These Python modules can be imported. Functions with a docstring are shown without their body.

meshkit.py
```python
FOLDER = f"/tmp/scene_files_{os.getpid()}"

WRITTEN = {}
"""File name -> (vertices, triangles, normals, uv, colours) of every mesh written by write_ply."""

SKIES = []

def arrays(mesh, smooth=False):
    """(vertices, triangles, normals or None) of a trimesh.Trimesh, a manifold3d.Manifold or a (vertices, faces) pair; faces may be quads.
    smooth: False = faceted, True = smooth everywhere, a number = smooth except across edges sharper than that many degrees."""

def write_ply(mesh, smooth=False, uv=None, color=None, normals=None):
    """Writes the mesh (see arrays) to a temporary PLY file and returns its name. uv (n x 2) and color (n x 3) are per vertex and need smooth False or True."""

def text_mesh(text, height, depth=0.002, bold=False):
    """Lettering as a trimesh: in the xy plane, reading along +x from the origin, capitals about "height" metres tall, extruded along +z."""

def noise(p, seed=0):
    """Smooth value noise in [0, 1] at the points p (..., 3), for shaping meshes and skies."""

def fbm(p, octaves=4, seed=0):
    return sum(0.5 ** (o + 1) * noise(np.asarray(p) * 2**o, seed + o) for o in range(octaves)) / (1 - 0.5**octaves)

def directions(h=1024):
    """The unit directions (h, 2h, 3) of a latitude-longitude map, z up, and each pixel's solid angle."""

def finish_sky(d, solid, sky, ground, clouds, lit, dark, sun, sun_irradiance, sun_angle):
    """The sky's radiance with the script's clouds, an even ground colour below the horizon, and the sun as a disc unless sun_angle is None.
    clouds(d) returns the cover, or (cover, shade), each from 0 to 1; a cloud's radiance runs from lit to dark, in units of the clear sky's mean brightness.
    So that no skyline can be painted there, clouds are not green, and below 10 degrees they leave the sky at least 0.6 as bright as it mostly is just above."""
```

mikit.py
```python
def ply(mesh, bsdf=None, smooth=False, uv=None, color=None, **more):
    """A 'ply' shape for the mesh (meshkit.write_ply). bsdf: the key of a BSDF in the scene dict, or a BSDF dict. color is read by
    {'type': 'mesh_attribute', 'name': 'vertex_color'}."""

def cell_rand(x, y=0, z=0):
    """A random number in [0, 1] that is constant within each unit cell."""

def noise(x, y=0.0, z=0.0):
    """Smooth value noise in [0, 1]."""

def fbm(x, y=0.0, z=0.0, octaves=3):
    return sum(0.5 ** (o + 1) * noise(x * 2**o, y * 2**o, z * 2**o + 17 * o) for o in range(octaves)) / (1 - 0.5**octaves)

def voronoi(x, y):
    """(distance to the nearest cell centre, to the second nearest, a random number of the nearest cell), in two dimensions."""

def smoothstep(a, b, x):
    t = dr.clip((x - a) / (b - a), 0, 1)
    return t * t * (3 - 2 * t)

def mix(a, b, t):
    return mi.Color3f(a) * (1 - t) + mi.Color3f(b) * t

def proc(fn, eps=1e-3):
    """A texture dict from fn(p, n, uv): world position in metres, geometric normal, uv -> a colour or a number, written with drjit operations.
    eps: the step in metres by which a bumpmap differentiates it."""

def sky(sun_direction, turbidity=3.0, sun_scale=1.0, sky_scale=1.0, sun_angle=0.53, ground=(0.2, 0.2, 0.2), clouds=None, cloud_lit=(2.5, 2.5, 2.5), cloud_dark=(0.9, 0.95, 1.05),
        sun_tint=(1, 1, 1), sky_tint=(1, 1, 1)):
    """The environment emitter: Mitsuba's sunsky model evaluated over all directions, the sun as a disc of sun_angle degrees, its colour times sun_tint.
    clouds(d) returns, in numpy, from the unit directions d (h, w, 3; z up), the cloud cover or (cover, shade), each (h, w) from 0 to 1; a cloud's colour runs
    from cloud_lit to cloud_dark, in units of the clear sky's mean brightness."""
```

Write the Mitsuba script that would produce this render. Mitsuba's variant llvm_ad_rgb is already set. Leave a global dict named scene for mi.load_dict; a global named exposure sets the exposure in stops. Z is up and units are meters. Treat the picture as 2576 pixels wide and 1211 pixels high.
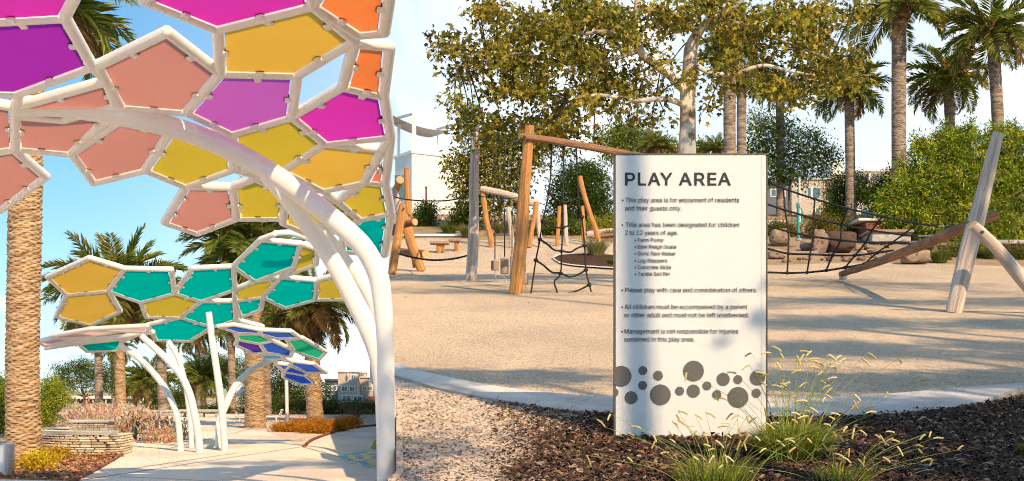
import math, random
import numpy as np, trimesh, mitsuba as mi, drjit as dr, mikit, meshkit
from shapely.geometry import Polygon, box as sbox, LineString
from mikit import proc, noise, fbm, voronoi, cell_rand, smoothstep, mix

# ---------------------------------------------------------------- camera, sky, exposure
F, HZ, EYE = 3300.0, 985.0, 1.1            # focal length and horizon row in units of a 2576 x 1211 picture; eye height above the plaza
T = mi.ScalarTransform4f
scene, labels = {"type": "scene"}, {}
scene["camera"] = {"type": "perspective", "fov_axis": "x", "fov": 2 * math.degrees(math.atan(1288 / F)), "near_clip": 0.1, "far_clip": 8000.0,
                   "principal_point_offset_y": -(HZ - 605.5) / 1211,
                   "to_world": T().look_at(origin=[0, 0, EYE], target=[0, 10, EYE], up=[0, 0, 1])}
SUN = np.array([0.37, -0.74, 0.56]); SUN /= np.linalg.norm(SUN)
def clouds(d):
    az = np.degrees(np.arctan2(d[..., 0], d[..., 1]))
    el = np.degrees(np.arcsin(np.clip(d[..., 2], -1, 1)))
    q = d / np.maximum(d[..., 2:3] + 0.12, 0.05)
    n = meshkit.fbm(np.stack([q[..., 0] * 1.1 + 3, q[..., 1] * 0.35, q[..., 2] * 0], -1), 5, seed=4)
    w = meshkit.fbm(np.stack([q[..., 0] * 5 + 1, q[..., 1] * 0.8, q[..., 2] * 0], -1), 5, seed=9)
    haze = np.exp(-np.maximum(el, 0) / 4.0) * 0.6
    veil = 1 / (1 + np.exp(-(az + 8.5 + 7 * (n - 0.5)) / 3.2)) * 1 / (1 + np.exp((az - 120) / 15))
    veil = veil * (0.40 + 0.30 * np.exp(-np.maximum(el - 3, 0) / 7) + 0.5 * np.clip(w - 0.45, 0, 1))
    wisp = np.clip((w - 0.55) * 1.6, 0, 0.4)
    return np.clip(1 - (1 - haze) * (1 - veil) * (1 - wisp), 0, 1)
scene["sky"] = mikit.sky(SUN, turbidity=2.5, sun_tint=(1.0, 0.90, 0.76), sky_tint=(0.64, 1.20, 1.38), clouds=clouds, cloud_lit=(4.9, 4.85, 4.85), cloud_dark=(1.2, 1.3, 1.4))
exposure = 1.85

# ---------------------------------------------------------------- helpers
R = np.random.default_rng(7)
class M:
    def __init__(s, v, f, c=None, uv=None): s.v, s.f, s.c, s.uv = np.asarray(v, float), np.asarray(f, int), c, uv
def cat(ms):
    v, f, n = [], [], 0
    for m in ms: v.append(m.v); f.append(m.f + n); n += len(m.v)
    c = np.vstack([m.c for m in ms]) if ms[0].c is not None else None
    uv = np.vstack([m.uv for m in ms]) if ms[0].uv is not None else None
    return M(np.vstack(v), np.vstack(f), c, uv)
def tint(m, col, var=0.0):
    m.c = np.clip(np.asarray(col, float) * (1 + var * R.uniform(-1, 1)) + np.zeros((len(m.v), 3)), 0, 1); return m
used = {}
def num(name):
    k = used.get(name, 0); used[name] = k + 1
    return name if k == 0 else f"{name}_{k:03d}"
def shape(m, mat, smooth=False, tw=None):
    if m.c is not None and smooth is not False: smooth = True
    d = mikit.ply((m.v, m.f), mat, smooth=smooth, uv=m.uv, color=m.c)
    if tw is not None: d["to_world"] = tw
    return d
def thing(name, label, cat_, group=None):
    k = num(name); labels[k] = {"label": label, "category": cat_}
    if group: labels[k]["group"] = group
    return k
def part(parent, name, m, mat, smooth=False, label=None, kind=None, tw=None):
    k = num(parent + "__" + name)
    scene[k] = m if isinstance(m, dict) else shape(m, mat, smooth, tw)
    if label or kind: labels[k] = {**({"label": label} if label else {}), **({"kind": kind} if kind else {})}
    return k
def solo(name, m, mat, label, cat_, group=None, smooth=False, kind=None):
    k = thing(name, label, cat_, group); scene[k] = shape(m, mat, smooth)
    if kind: labels[k]["kind"] = kind
    return k
def struct(name, m, mat, smooth=False):
    k = num(name); scene[k] = shape(m, mat, smooth); labels[k] = {"kind": "structure"}; return k
def P(x, y, Y): return np.array([(x - 1288) / F * Y, Y, EYE - (y - HZ) / F * Y])
def pxm(Y): return Y / F                      # metres per picture unit at depth Y
# right-hand slope: the play area climbs away from the camera
EYR, VR = 2.055, 575.0
def hz(Y): return np.interp(Y, [-200, 0, 75, 110, 4000], [-0.955, -0.955, 8.363, 15.923, 16.5])
_Y = np.concatenate([np.linspace(8, 75, 300), np.linspace(75.2, 110, 120)])
_y = HZ - F * (hz(_Y) - EYE) / _Y
def YR(y): return float(np.interp(-y, -_y, _Y))
def YL(y): return F * EYE / (y - HZ)
def GR(x, y): Y = YR(y); return np.array([(x - 1288) / F * Y, Y, hz(Y)])
def GL(x, y): Y = YL(y); return np.array([(x - 1288) / F * Y, Y, 0.0])
def crm(Q, sub):
    Q = np.asarray(Q, float)
    if len(Q) < 3 or sub <= 1: 
        return np.vstack([Q[i] + (Q[i + 1] - Q[i]) * t for i in range(len(Q) - 1) for t in np.arange(sub) / sub] + [Q[-1]])
    E = np.vstack([2 * Q[0] - Q[1], Q, 2 * Q[-1] - Q[-2]]); out = []
    for i in range(len(Q) - 1):
        a, b, c, d = E[i:i + 4]
        for t in np.arange(sub) / sub:
            out.append(0.5 * (2 * b + (c - a) * t + (2 * a - 5 * b + 4 * c - d) * t * t + (3 * b - a - 3 * c + d) * t ** 3))
    return np.vstack(out + [Q[-1]])
def frames(p):
    t = np.gradient(p, axis=0); t /= np.linalg.norm(t, axis=1, keepdims=True) + 1e-12
    u = np.cross([0.31, 0.2, 0.93] if abs(t[0][2]) < 0.8 else [1, 0, 0.05], t[0]); u /= np.linalg.norm(u)
    U = []
    for k in t:
        u = u - k * (u @ k); u /= np.linalg.norm(u); U.append(u)
    U = np.array(U); return t, U, np.cross(t, U)
def tube(pts, r, n=10, sub=5, caps=True, rough=0.0, seed=0):
    pts = np.asarray(pts, float); r = np.broadcast_to(np.asarray(r, float), (len(pts),))
    Q = crm(np.hstack([pts, r[:, None]]), sub); p, r = Q[:, :3], Q[:, 3]
    t, U, V = frames(p); a = np.arange(n) / n * 2 * np.pi
    L = np.concatenate([[0], np.cumsum(np.linalg.norm(np.diff(p, axis=0), axis=1))])
    rr = np.repeat(r[:, None], n, 1)
    if rough:
        q = np.stack([np.repeat(np.cos(a)[None] * 1.3, len(p), 0), np.repeat(np.sin(a)[None] * 1.3, len(p), 0), np.repeat(L[:, None], n, 1) * 0.9], -1) + seed * 7.3
        rr = rr * (1 + rough * (meshkit.fbm(q, 3, seed) - 0.5) * 2)
    v = p[:, None] + rr[..., None] * (np.cos(a)[None, :, None] * U[:, None] + np.sin(a)[None, :, None] * V[:, None])
    i, j = np.meshgrid(np.arange(len(p) - 1), np.arange(n), indexing="ij"); k = (j + 1) % n
    A, B, C, D = i * n + j, i * n + k, (i + 1) * n + k, (i + 1) * n + j
    f = np.vstack([np.stack([A, B, C], -1).reshape(-1, 3), np.stack([A, C, D], -1).reshape(-1, 3)])
    v = v.reshape(-1, 3); uv = np.stack([np.repeat(L, n), np.tile(a, len(p))], -1)
    if caps:
        for ring, c, flip in ((v[:n], p[0], True), (v[-n:], p[-1], False)):
            b = len(v); v = np.vstack([v, ring, [c]]); uv = np.vstack([uv, np.zeros((n + 1, 2))])
            e = np.stack([b + np.arange(n), b + (np.arange(n) + 1) % n, np.full(n, b + n)], 1)
            f = np.vstack([f, e[:, ::-1] if flip else e])
    m = M(v, f); m.L = uv; return m
def pxtube(pts, Y, rpx, **k):
    """pts: picture points; Y: depth (one or per point); rpx: radius in picture units"""
    Y = np.broadcast_to(np.asarray(Y, float), (len(pts),)); rp = np.broadcast_to(np.asarray(rpx, float), (len(pts),))
    return tube([P(x, y, d) for (x, y), d in zip(pts, Y)], rp * Y / F, **k)
_hull = {}
def bbox(c, s, ch=0.0, rz=0.0, ax=None):
    """a box with chamfered edges; ax: 3x3 rows of axes"""
    h = np.asarray(s, float) / 2; ch = min(ch, h.min() * 0.6)
    sg = np.array([[x, y, z] for x in (-1, 1) for y in (-1, 1) for z in (-1, 1)], float)
    if ch <= 0:
        v, f = sg * h, np.array([[0, 1, 3], [0, 3, 2], [4, 6, 7], [4, 7, 5], [0, 4, 5], [0, 5, 1], [2, 3, 7], [2, 7, 6], [0, 2, 6], [0, 6, 4], [1, 5, 7], [1, 7, 3]])
    else:
        v = np.vstack([sg * (h - ch * (1 - np.eye(3)[k])) for k in range(3)])
        if "t" not in _hull:
            u = np.vstack([sg * (1 - 0.2 * (1 - np.eye(3)[k])) for k in range(3)]); hm = trimesh.convex.convex_hull(u)
            ix = [int(np.argmin(np.linalg.norm(u - q, axis=1))) for q in hm.vertices]; _hull["t"] = np.array(ix)[hm.faces]
        f = _hull["t"]
    if ax is not None: v = v @ np.asarray(ax, float)
    if rz: cz, sz = math.cos(rz), math.sin(rz); v = v @ np.array([[cz, sz, 0], [-sz, cz, 0], [0, 0, 1]])
    return M(v + np.asarray(c, float), f)
def poly(p, z0, z1=None):
    """flat sheet, or prism, from a shapely polygon in xy"""
    if z1 is None:
        v, f = trimesh.creation.triangulate_polygon(p, engine="earcut"); return M(np.hstack([v, np.full((len(v), 1), z0)]), f)
    m = trimesh.creation.extrude_polygon(p, z1 - z0, engine="earcut"); return M(m.vertices + [0, 0, z0], m.faces)
def sheet(pg, zf, off=0.0, cuts=(0, 75, 110)):
    out, b = [], pg.bounds; ys = [b[1] - 1] + [c for c in cuts if b[1] < c < b[3]] + [b[3] + 1]
    for y0, y1 in zip(ys[:-1], ys[1:]):
        g = pg.intersection(sbox(b[0] - 1, y0, b[2] + 1, y1))
        for h in getattr(g, "geoms", [g]):
            if h.geom_type == "Polygon" and h.area > 1e-6:
                m = poly(h, 0.0); m.v[:, 2] = zf(m.v[:, 1]) + off; out.append(m)
    m = cat(out)
    nz = np.cross(m.v[m.f[:, 1]] - m.v[m.f[:, 0]], m.v[m.f[:, 2]] - m.v[m.f[:, 0]])[:, 2]
    m.f[nz < 0] = m.f[nz < 0][:, ::-1]; return m
def blob(c, rad, sub=2, amp=0.25, fr=1.2, seed=0, flat=0.0):
    s = trimesh.creation.icosphere(subdivisions=sub); v = s.vertices.copy()
    d = 1 + amp * 2 * (meshkit.fbm(v * fr + seed * 3.7, 3, seed) - 0.5)
    if flat: v = np.sign(v) * np.abs(v) ** (1 - flat)
    return M(v * d[:, None] * np.asarray(rad) + c, s.faces)
# leaf batches
STAR = (np.array([[0, 0, 0], [.05, .28, .02], [.3, .22, .05], [.42, .55, -.04], [.58, .2, .05], [1, 0, -.12], [.58, -.2, .05], [.42, -.55, -.04], [.3, -.22, .05], [.05, -.28, .02], [.42, 0, .0]]),
        np.array([[10, i, (i + 1) % 10] for i in range(10)]))
LEAF = (np.array([[0, 0, 0], [.45, .3, .07], [1, 0, -.06], [.45, -.3, .07]]), np.array([[0, 1, 2], [0, 2, 3]]))
BLADE = (np.array([[0, .5, 0], [0, -.5, 0], [.5, .42, .0], [.5, -.42, .0], [1, 0, 0.]]), np.array([[0, 1, 3], [0, 3, 2], [2, 3, 4]]))
def batch(tpl, pos, dirs, nrm, L, W, col):
    tv, tf = tpl; n, k = len(pos), len(tv)
    d = dirs / (np.linalg.norm(dirs, axis=1, keepdims=True) + 1e-9)
    s = np.cross(nrm, d); s /= np.linalg.norm(s, axis=1, keepdims=True) + 1e-9
    u = np.cross(d, s)
    L = np.broadcast_to(L, (n,)); W = np.broadcast_to(W, (n,))
    v = pos[:, None] + tv[None, :, :1] * (L[:, None, None] * d[:, None]) + tv[None, :, 1:2] * (W[:, None, None] * s[:, None]) + tv[None, :, 2:] * (L[:, None, None] * u[:, None])
    f = tf[None] + (np.arange(n) * k)[:, None, None]
    return M(v.reshape(-1, 3), f.reshape(-1, 3), np.repeat(np.clip(col, 0, 1), k, 0))
def rnd(n): 
    q = R.normal(size=(n, 3)); return q / np.linalg.norm(q, axis=1, keepdims=True)
def pal(n, cols, var=0.25, w=None):
    c = np.asarray(cols, float)[R.choice(len(cols), n, p=w)]; return c * (1 + var * R.uniform(-1, 1, (n, 1))) * (1 + 0.12 * R.uniform(-1, 1, (n, 3)))
def foliage(clumps, size, cols, tpl=LEAF, ar=0.6, droop=0.35, per=7, spread=1.6, var=0.3, w=None, shell=0.5, fine=0):
    """clumps: (centre, radii, leaves); leaves stand in small sprigs through each clump's volume"""
    out = []
    for c, rad, n in clumps:
        n = int(n)
        if n < 1: continue
        m = max(1, n // per); d = rnd(m); q = R.uniform(0, 1, (m, 1)) ** (1 / (3 + 4 * shell))
        sp = np.asarray(c) + d * q * np.asarray(rad)
        idx = np.repeat(np.arange(m), per); k = len(idx)
        pos = sp[idx] + R.normal(size=(k, 3)) * size * spread * [1, 1, .7]
        dirs = rnd(k) * 0.9 + d[idx] * 0.5 + [0, 0, -droop]
        nr = rnd(k) + [0, 0, 0.7]
        tc = pal(m, cols, var, w)[idx] * (1 + 0.15 * R.uniform(-1, 1, (k, 1)))
        out.append(batch(tpl, pos, dirs, nr, size * R.uniform(.6, 1.25, k), size * ar * R.uniform(.7, 1.2, k), tc))
    return cat(out)
# ---------------------------------------------------------------- materials
def mat(k, d): scene[k] = d
def rgb(*c): return {"type": "rgb", "value": list(c)}
def pri(col, rough=0.6, two=True, **k):
    d = {"type": "principled", "base_color": rgb(*col) if isinstance(col, tuple) else col, "roughness": rough, **k}
    return {"type": "twosided", "bsdf": d} if two else d
VC = {"type": "mesh_attribute", "name": "vertex_color"}
def bump(tex, scale, inner): return {"type": "bumpmap", "arbitrary": tex, "scale": scale, "bsdf": inner}
def dirt(a, b, s, det=3): return proc(lambda p, n, uv: mix(a, b, fbm(p.x * s, p.y * s, p.z * s, det)))
mat("m_white_paint", pri(proc(lambda p, n, uv: mix((.82, .805, .78), (.765, .745, .72), smoothstep(.45, .8, fbm(p.x * 2.5, p.y * 2.5, p.z * 2.5)))), 0.32, specular=0.5))
PANEL = {"magenta": (.72, .04, .42), "purple": (.42, .03, .42), "violet": (.56, .12, .48), "salmon": (.66, .27, .20), "orange": (.95, .24, .06), "amber": (.80, .46, .06), "olive": (.66, .47, .04), "teal": (.0, .50, .38), "green": (.03, .50, .26), "blue": (.05, .13, .62), "indigo": (.13, .05, .42), "pale_blue": (.25, .55, .80), "pink": (.80, .55, .60), "coral": (.85, .22, .14)}
for k, c in PANEL.items():
    def panel_col(p, n, uv, c=c): return mi.Color3f(*c) * (1.06 - .16 * fbm(p.x * 1.1, p.y * .8, p.z * 3.0))
    mat("m_panel_" + k, {"type": "principledthin", "base_color": proc(panel_col), "roughness": 0.3, "diff_trans": 1.75, "spec_trans": 0.0, "eta": 1.4})
mat("m_black_rubber", pri((.02, .02, .022), 0.6))
mat("m_rope", pri((.018, .017, .018), 0.75))
mat("m_leaf", {"type": "principledthin", "base_color": VC, "roughness": 0.5, "diff_trans": 0.9, "eta": 1.35})
mat("m_tinted", pri(VC, 0.8, specular=0.25))
mat("m_gloss_tinted", pri(VC, 0.4))
mat("m_palm_bark", pri(proc(lambda p, n, uv: mix((.22, .12, .055), (.60, .42, .25), smoothstep(.25, .72, .6 * fbm(p.x * 6, p.y * 6, p.z * 17) + .4 * noise(p.x * 21, p.y * 21, p.z * 60)))), 0.85, specular=0.2))
mat("m_palm_bark_grey", pri(proc(lambda p, n, uv: mix((.16, .115, .085), (.42, .33, .26), smoothstep(.3, .7, .5 * fbm(p.x * 1.6, p.y * 1.6, p.z * 5) + .5 * noise(p.x * 4, p.y * 4, p.z * 14)))), 0.9, specular=0.2))
mat("m_sycamore_bark", pri(proc(lambda p, n, uv: mix(mix((.72, .66, .58), (.50, .40, .31), smoothstep(.48, .58, fbm(p.x * 2.2, p.y * 2.2, p.z * 1.3))), (.24, .18, .14), smoothstep(.60, .66, fbm(p.x * 5 + 9, p.y * 5, p.z * 2.6)))), 0.8, specular=0.2))
mat("m_branch", pri((.34, .28, .22), 0.85))
mat("m_twig", pri((.16, .12, .09), 0.85))
def wood(a, b, crack):
    return lambda p, n, uv: mix(mix(a, b, smoothstep(.3, .7, fbm(uv.y * 2.2, uv.x * 1.1, 3.0))), crack, smoothstep(.60, .72, fbm(uv.y * 7.0, uv.x * 1.5, 8.0)) * .75)
for k, a, b, c in (("orange", (.68, .34, .125), (.50, .235, .08), (.26, .12, .05)), ("pale", (.74, .63, .54), (.57, .47, .40), (.34, .25, .20)), ("brown", (.40, .22, .12), (.30, .16, .09), (.12, .06, .04))):
    mat("m_wood_" + k, bump(proc(lambda p, n, uv: fbm(uv.y * 6.0, uv.x * 1.2, 2.0)), 0.02, pri(proc(wood(a, b, c)), 0.75, False, specular=0.25)))
    scene["m_wood_" + k] = {"type": "twosided", "bsdf": scene["m_wood_" + k]}
mat("m_wood_cut", pri((.66, .42, .22), 0.8))
mat("m_plank", pri(proc(lambda p, n, uv: mix((.30, .20, .14), (.42, .30, .22), fbm(p.x * 3, p.y * 1.0, p.z * 12))), 0.8))
def plaza_col(p, n, uv):
    s = fbm(p.x * .7, p.y * .35, 0.0, 4); g = noise(p.x * 55, p.y * 18, 1.0)
    return mix(mix((.60, .515, .43), (.475, .40, .335), smoothstep(.38, .72, s)), (.40, .33, .28), smoothstep(.72, .95, g) * .35)
mat("m_plaza", pri(proc(plaza_col), 0.8, specular=0.25))
mat("m_concrete", pri(proc(lambda p, n, uv: mix(mix((.52, .49, .45), (.36, .34, .32), smoothstep(.35, .7, fbm(p.x * 1.4, p.y * 1.4, p.z * 1.4))), (.25, .22, .2), smoothstep(.66, .8, fbm(p.x * 13, p.y * 13, p.z * 13)) * .5)), 0.85, specular=0.25))
def sand_col(p, n, uv):
    a = fbm(p.x * .35, p.y * .2, 0.0, 3); g = noise(p.x * 38, p.y * 16, 4.0); h = noise(p.x * 90, p.y * 40, 9.0)
    c = mix((.42, .33, .24), (.325, .26, .19), smoothstep(.3, .72, .6 * a + .4 * fbm(p.x * 1.6, p.y * .7, 5.0)))
    return mix(mix(c, (.22, .16, .115), smoothstep(.5, .9, g) * .7), (.72, .60, .46), smoothstep(.66, .92, h) * .6)
mat("m_sand", {"type": "twosided", "bsdf": bump(proc(lambda p, n, uv: noise(p.x * 34, p.y * 15, 2.0), 4e-3), 0.012, pri(proc(sand_col), 0.95, False, specular=0.1))})
mat("m_gravel", pri(proc(lambda p, n, uv: mix(mix((.52, .42, .33), (.42, .335, .265), fbm(p.x * 3, p.y * 2, 0)), (.14, .10, .08), smoothstep(.6, .85, noise(p.x * 45, p.y * 22, 3.0)))), 0.95, specular=0.1))
mat("m_mulch", pri(proc(lambda p, n, uv: mix((.026, .016, .011), (.075, .042, .028), noise(p.x * 30, p.y * 18, 2.0))), 0.95, specular=0.1))
mat("m_red_mulch", pri(proc(lambda p, n, uv: mix((.30, .14, .06), (.14, .06, .03), noise(p.x * 30, p.y * 6, 2.0))), 0.95, specular=0.1))
mat("m_garden", pri(proc(lambda p, n, uv: mix((.30, .21, .14), (.15, .12, .07), fbm(p.x * 1.2, p.y * .6, 0.0))), 0.95, specular=0.1))
mat("m_ground", pri(proc(lambda p, n, uv: mix((.33, .28, .21), (.20, .20, .11), fbm(p.x * .1, p.y * .05, 0.0))), 0.95, specular=0.1))
mat("m_lawn", pri(proc(lambda p, n, uv: mix((.22, .25, .04), (.36, .32, .07), fbm(p.x * 4, p.y * 2, 0.0))), 0.95, specular=0.1))
mat("m_steel", {"type": "roughconductor", "material": "Cr", "alpha": 0.18})
mat("m_grey_steel", pri((.42, .42, .43), 0.4, metallic=0.6))
mat("m_stucco_white", pri(proc(lambda p, n, uv: mix((.84, .83, .81), (.77, .76, .74), fbm(p.x * 1.2, p.y * 1.2, p.z * .5))), 0.8))
mat("m_stucco_beige", pri(proc(lambda p, n, uv: mix((.58, .49, .41), (.49, .41, .34), fbm(p.x * .8, p.y * .8, p.z * .4))), 0.85))
mat("m_stucco_dark", pri((.13, .15, .19), 0.8))
mat("m_roof_dark", pri((.10, .10, .12), 0.8))
mat("m_roof_blue", pri((.12, .20, .34), 0.8))
mat("m_trim", pri((.70, .68, .65), 0.6))
mat("m_pane", pri((.07, .15, .17), 0.08, specular=0.9))
mat("m_sail", {"type": "principledthin", "base_color": rgb(.36, .34, .32), "roughness": 0.7, "diff_trans": 0.4, "eta": 1.3})
mat("m_turquoise_fabric", {"type": "principledthin", "base_color": rgb(.05, .55, .62), "roughness": 0.7, "diff_trans": 0.8, "eta": 1.3})
mat("m_sign_face", pri((.70, .705, .715), 0.22, specular=0.6))
mat("m_sign_grey", pri((.115, .11, .105), 0.4))
mat("m_sign_black", pri((.012, .012, .014), 0.4))
mat("m_bronze", pri((.10, .085, .075), 0.45))
mat("m_teal_paint", pri((.02, .30, .30), 0.4))
mat("m_rust", pri(proc(lambda p, n, uv: mix((.24, .09, .05), (.14, .05, .03), fbm(p.x * 3, p.y * 3, p.z * 3))), 0.85))
mat("m_rock", pri(proc(lambda p, n, uv: mix(mix((.40, .29, .21), (.24, .17, .13), smoothstep(.3, .7, fbm(p.x * 1.5, p.y * 1.5, p.z * 1.5))), (.12, .085, .07), smoothstep(.58, .72, fbm(p.x * 5, p.y * 5, p.z * 5)))), 0.9, specular=0.2))
mat("m_rock_dark", pri(proc(lambda p, n, uv: mix((.16, .10, .075), (.05, .032, .028), fbm(p.x * 1.5, p.y * 1.5, p.z * 1.5))), 0.9, specular=0.2))
# ---------------------------------------------------------------- the setting
def xb(Y, extra=0.0):                         # where the plaza ends and the play-area slope begins
    px = np.interp(Y, [0, 10.6, 10.9, 15.2, 15.6, 128, 128.5, 3000], [976, 976, 997, 997, 976, 978, 1500, 1500])
    return np.where(Y < 3, -0.28, (px - 1288) / F * Y) + extra
YB = np.array([-150, 3, 10.6, 10.9, 15.2, 15.6, 25, 75, 110, 128, 128.5, 3500.0])
edge = [(float(xb(y)), y) for y in YB]
ground = Polygon([(-3000, -150)] + edge + [(-3000, 3500)])
struct("ground", sheet(ground, lambda y: 0 * y - 0.03), "m_ground")
hill = Polygon(edge + [(3000, 3500), (3000, -150)])
struct("slope_ground", sheet(hill, hz), "m_garden")
# wall that holds the slope
seg = []
for (x0, y0), (x1, y1) in zip(edge[1:-3], edge[2:-2]):
    a = np.array([[x0, y0], [x1, y1], [x1 + .06, y1], [x0 + .06, y0]])
    top = [max(0, float(hz(y))) + .03 for y in (y0, y1, y1, y0)]; bot = [min(0, float(hz(y))) - .3 for y in (y0, y1, y1, y0)]
    v = np.vstack([np.c_[a, bot], np.c_[a, top]])
    seg.append(M(v, [[0, 2, 1], [0, 3, 2], [4, 5, 6], [4, 6, 7], [0, 1, 5], [0, 5, 4], [1, 2, 6], [1, 6, 5], [2, 3, 7], [2, 7, 6], [3, 0, 4], [3, 4, 7]]))
solo("retaining_wall", cat(seg), "m_gravel", "long tan pebble-dashed retaining wall between the paved plaza and the climbing play area", "wall")
def RPoly(pts): return Polygon([GR(x, y)[:2] for x, y in pts])
def LPoly(pts): return Polygon([GL(x, y)[:2] for x, y in pts])
def dense(pts, n=6): return crm(np.asarray(pts, float), n)
# sand-coloured play surface with its near and far edges
near_edge = dense([(930, 895), (985, 919), (1070, 945), (1160, 964), (1240, 980), (1335, 993), (1440, 1003), (1541, 1009), (1700, 1014), (1935, 1013), (2060, 1010), (2162, 1006), (2270, 998), (2376, 988), (2480, 980), (2620, 970)])
outer_edge = dense([(930, 921), (985, 947), (1050, 967), (1103, 983), (1210, 1004), (1290, 1019), (1381, 1033), (1460, 1041), (1541, 1046), (1700, 1053), (1935, 1054), (2050, 1054), (2162, 1051), (2270, 1045), (2376, 1034), (2480, 1019), (2620, 996)])
far_edge = [(2800, 690), (2576, 672), (2440, 668), (2350, 664), (2200, 660), (2050, 664), (1935, 668), (1750, 662), (1600, 640), (1540, 612), (1420, 600), (1330, 603), (1250, 606), (1180, 604), (1100, 600), (1040, 602), (985, 606), (930, 608)]
psurf = RPoly([tuple(q) for q in near_edge] + far_edge).buffer(0).intersection(hill)
struct("play_surface", sheet(psurf, hz, .004), "m_sand")
def ring(a, b, n0, n1): return np.vstack([a[n0:n1 + 1], b[n0:n1 + 1][::-1]])
# concrete kerb, one length between joints at a time
kerb = thing("concrete_kerb", "curved pale concrete kerb along the near edge of the sandy play surface", "kerb")
joints = [0, 14, 27, 40, 52, 61, 72, 82, 90]
def kerbstone(ins, out, lift=.05, ch=.025):
    n = len(ins); I = np.array([GR(*q) for q in ins]); O = np.array([GR(*q) for q in out])
    rows = []
    for q, dz, tow in ((I, -.2, 0), (I, lift, 0), (I, lift + .012, .08), (O, lift + .012, -.1), (O, lift - .012, -.02), (O, -.25, .02)):
        other = O if q is I else I
        d = (other - q); rows.append(q + d * abs(tow) * (1 if tow > 0 else (1 if tow < -.05 else -1)) + [0, 0, dz])
    v = np.concatenate(rows); f = []
    for k in range(5):
        for i in range(n - 1):
            a, b, c, d = k * n + i, k * n + i + 1, (k + 1) * n + i + 1, (k + 1) * n + i; f += [[a, b, c], [a, c, d]]
    for i, rev in ((0, False), (n - 1, True)):
        ix = [k * n + i for k in range(6)]
        for k in range(1, 5): f.append([ix[0], ix[k], ix[k + 1]][::-1 if rev else 1])
    return M(v, f)
for a, b in zip(joints[:-1], joints[1:]):
    ii, oo = near_edge[a:b + 1].copy(), outer_edge[a:b + 1].copy()
    for q in (ii, oo):
        q[0] += (q[1] - q[0]) * .06; q[-1] += (q[-2] - q[-1]) * .06
    part(kerb, "kerb_stone", kerbstone(ii, oo), "m_concrete", smooth=25)
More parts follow.
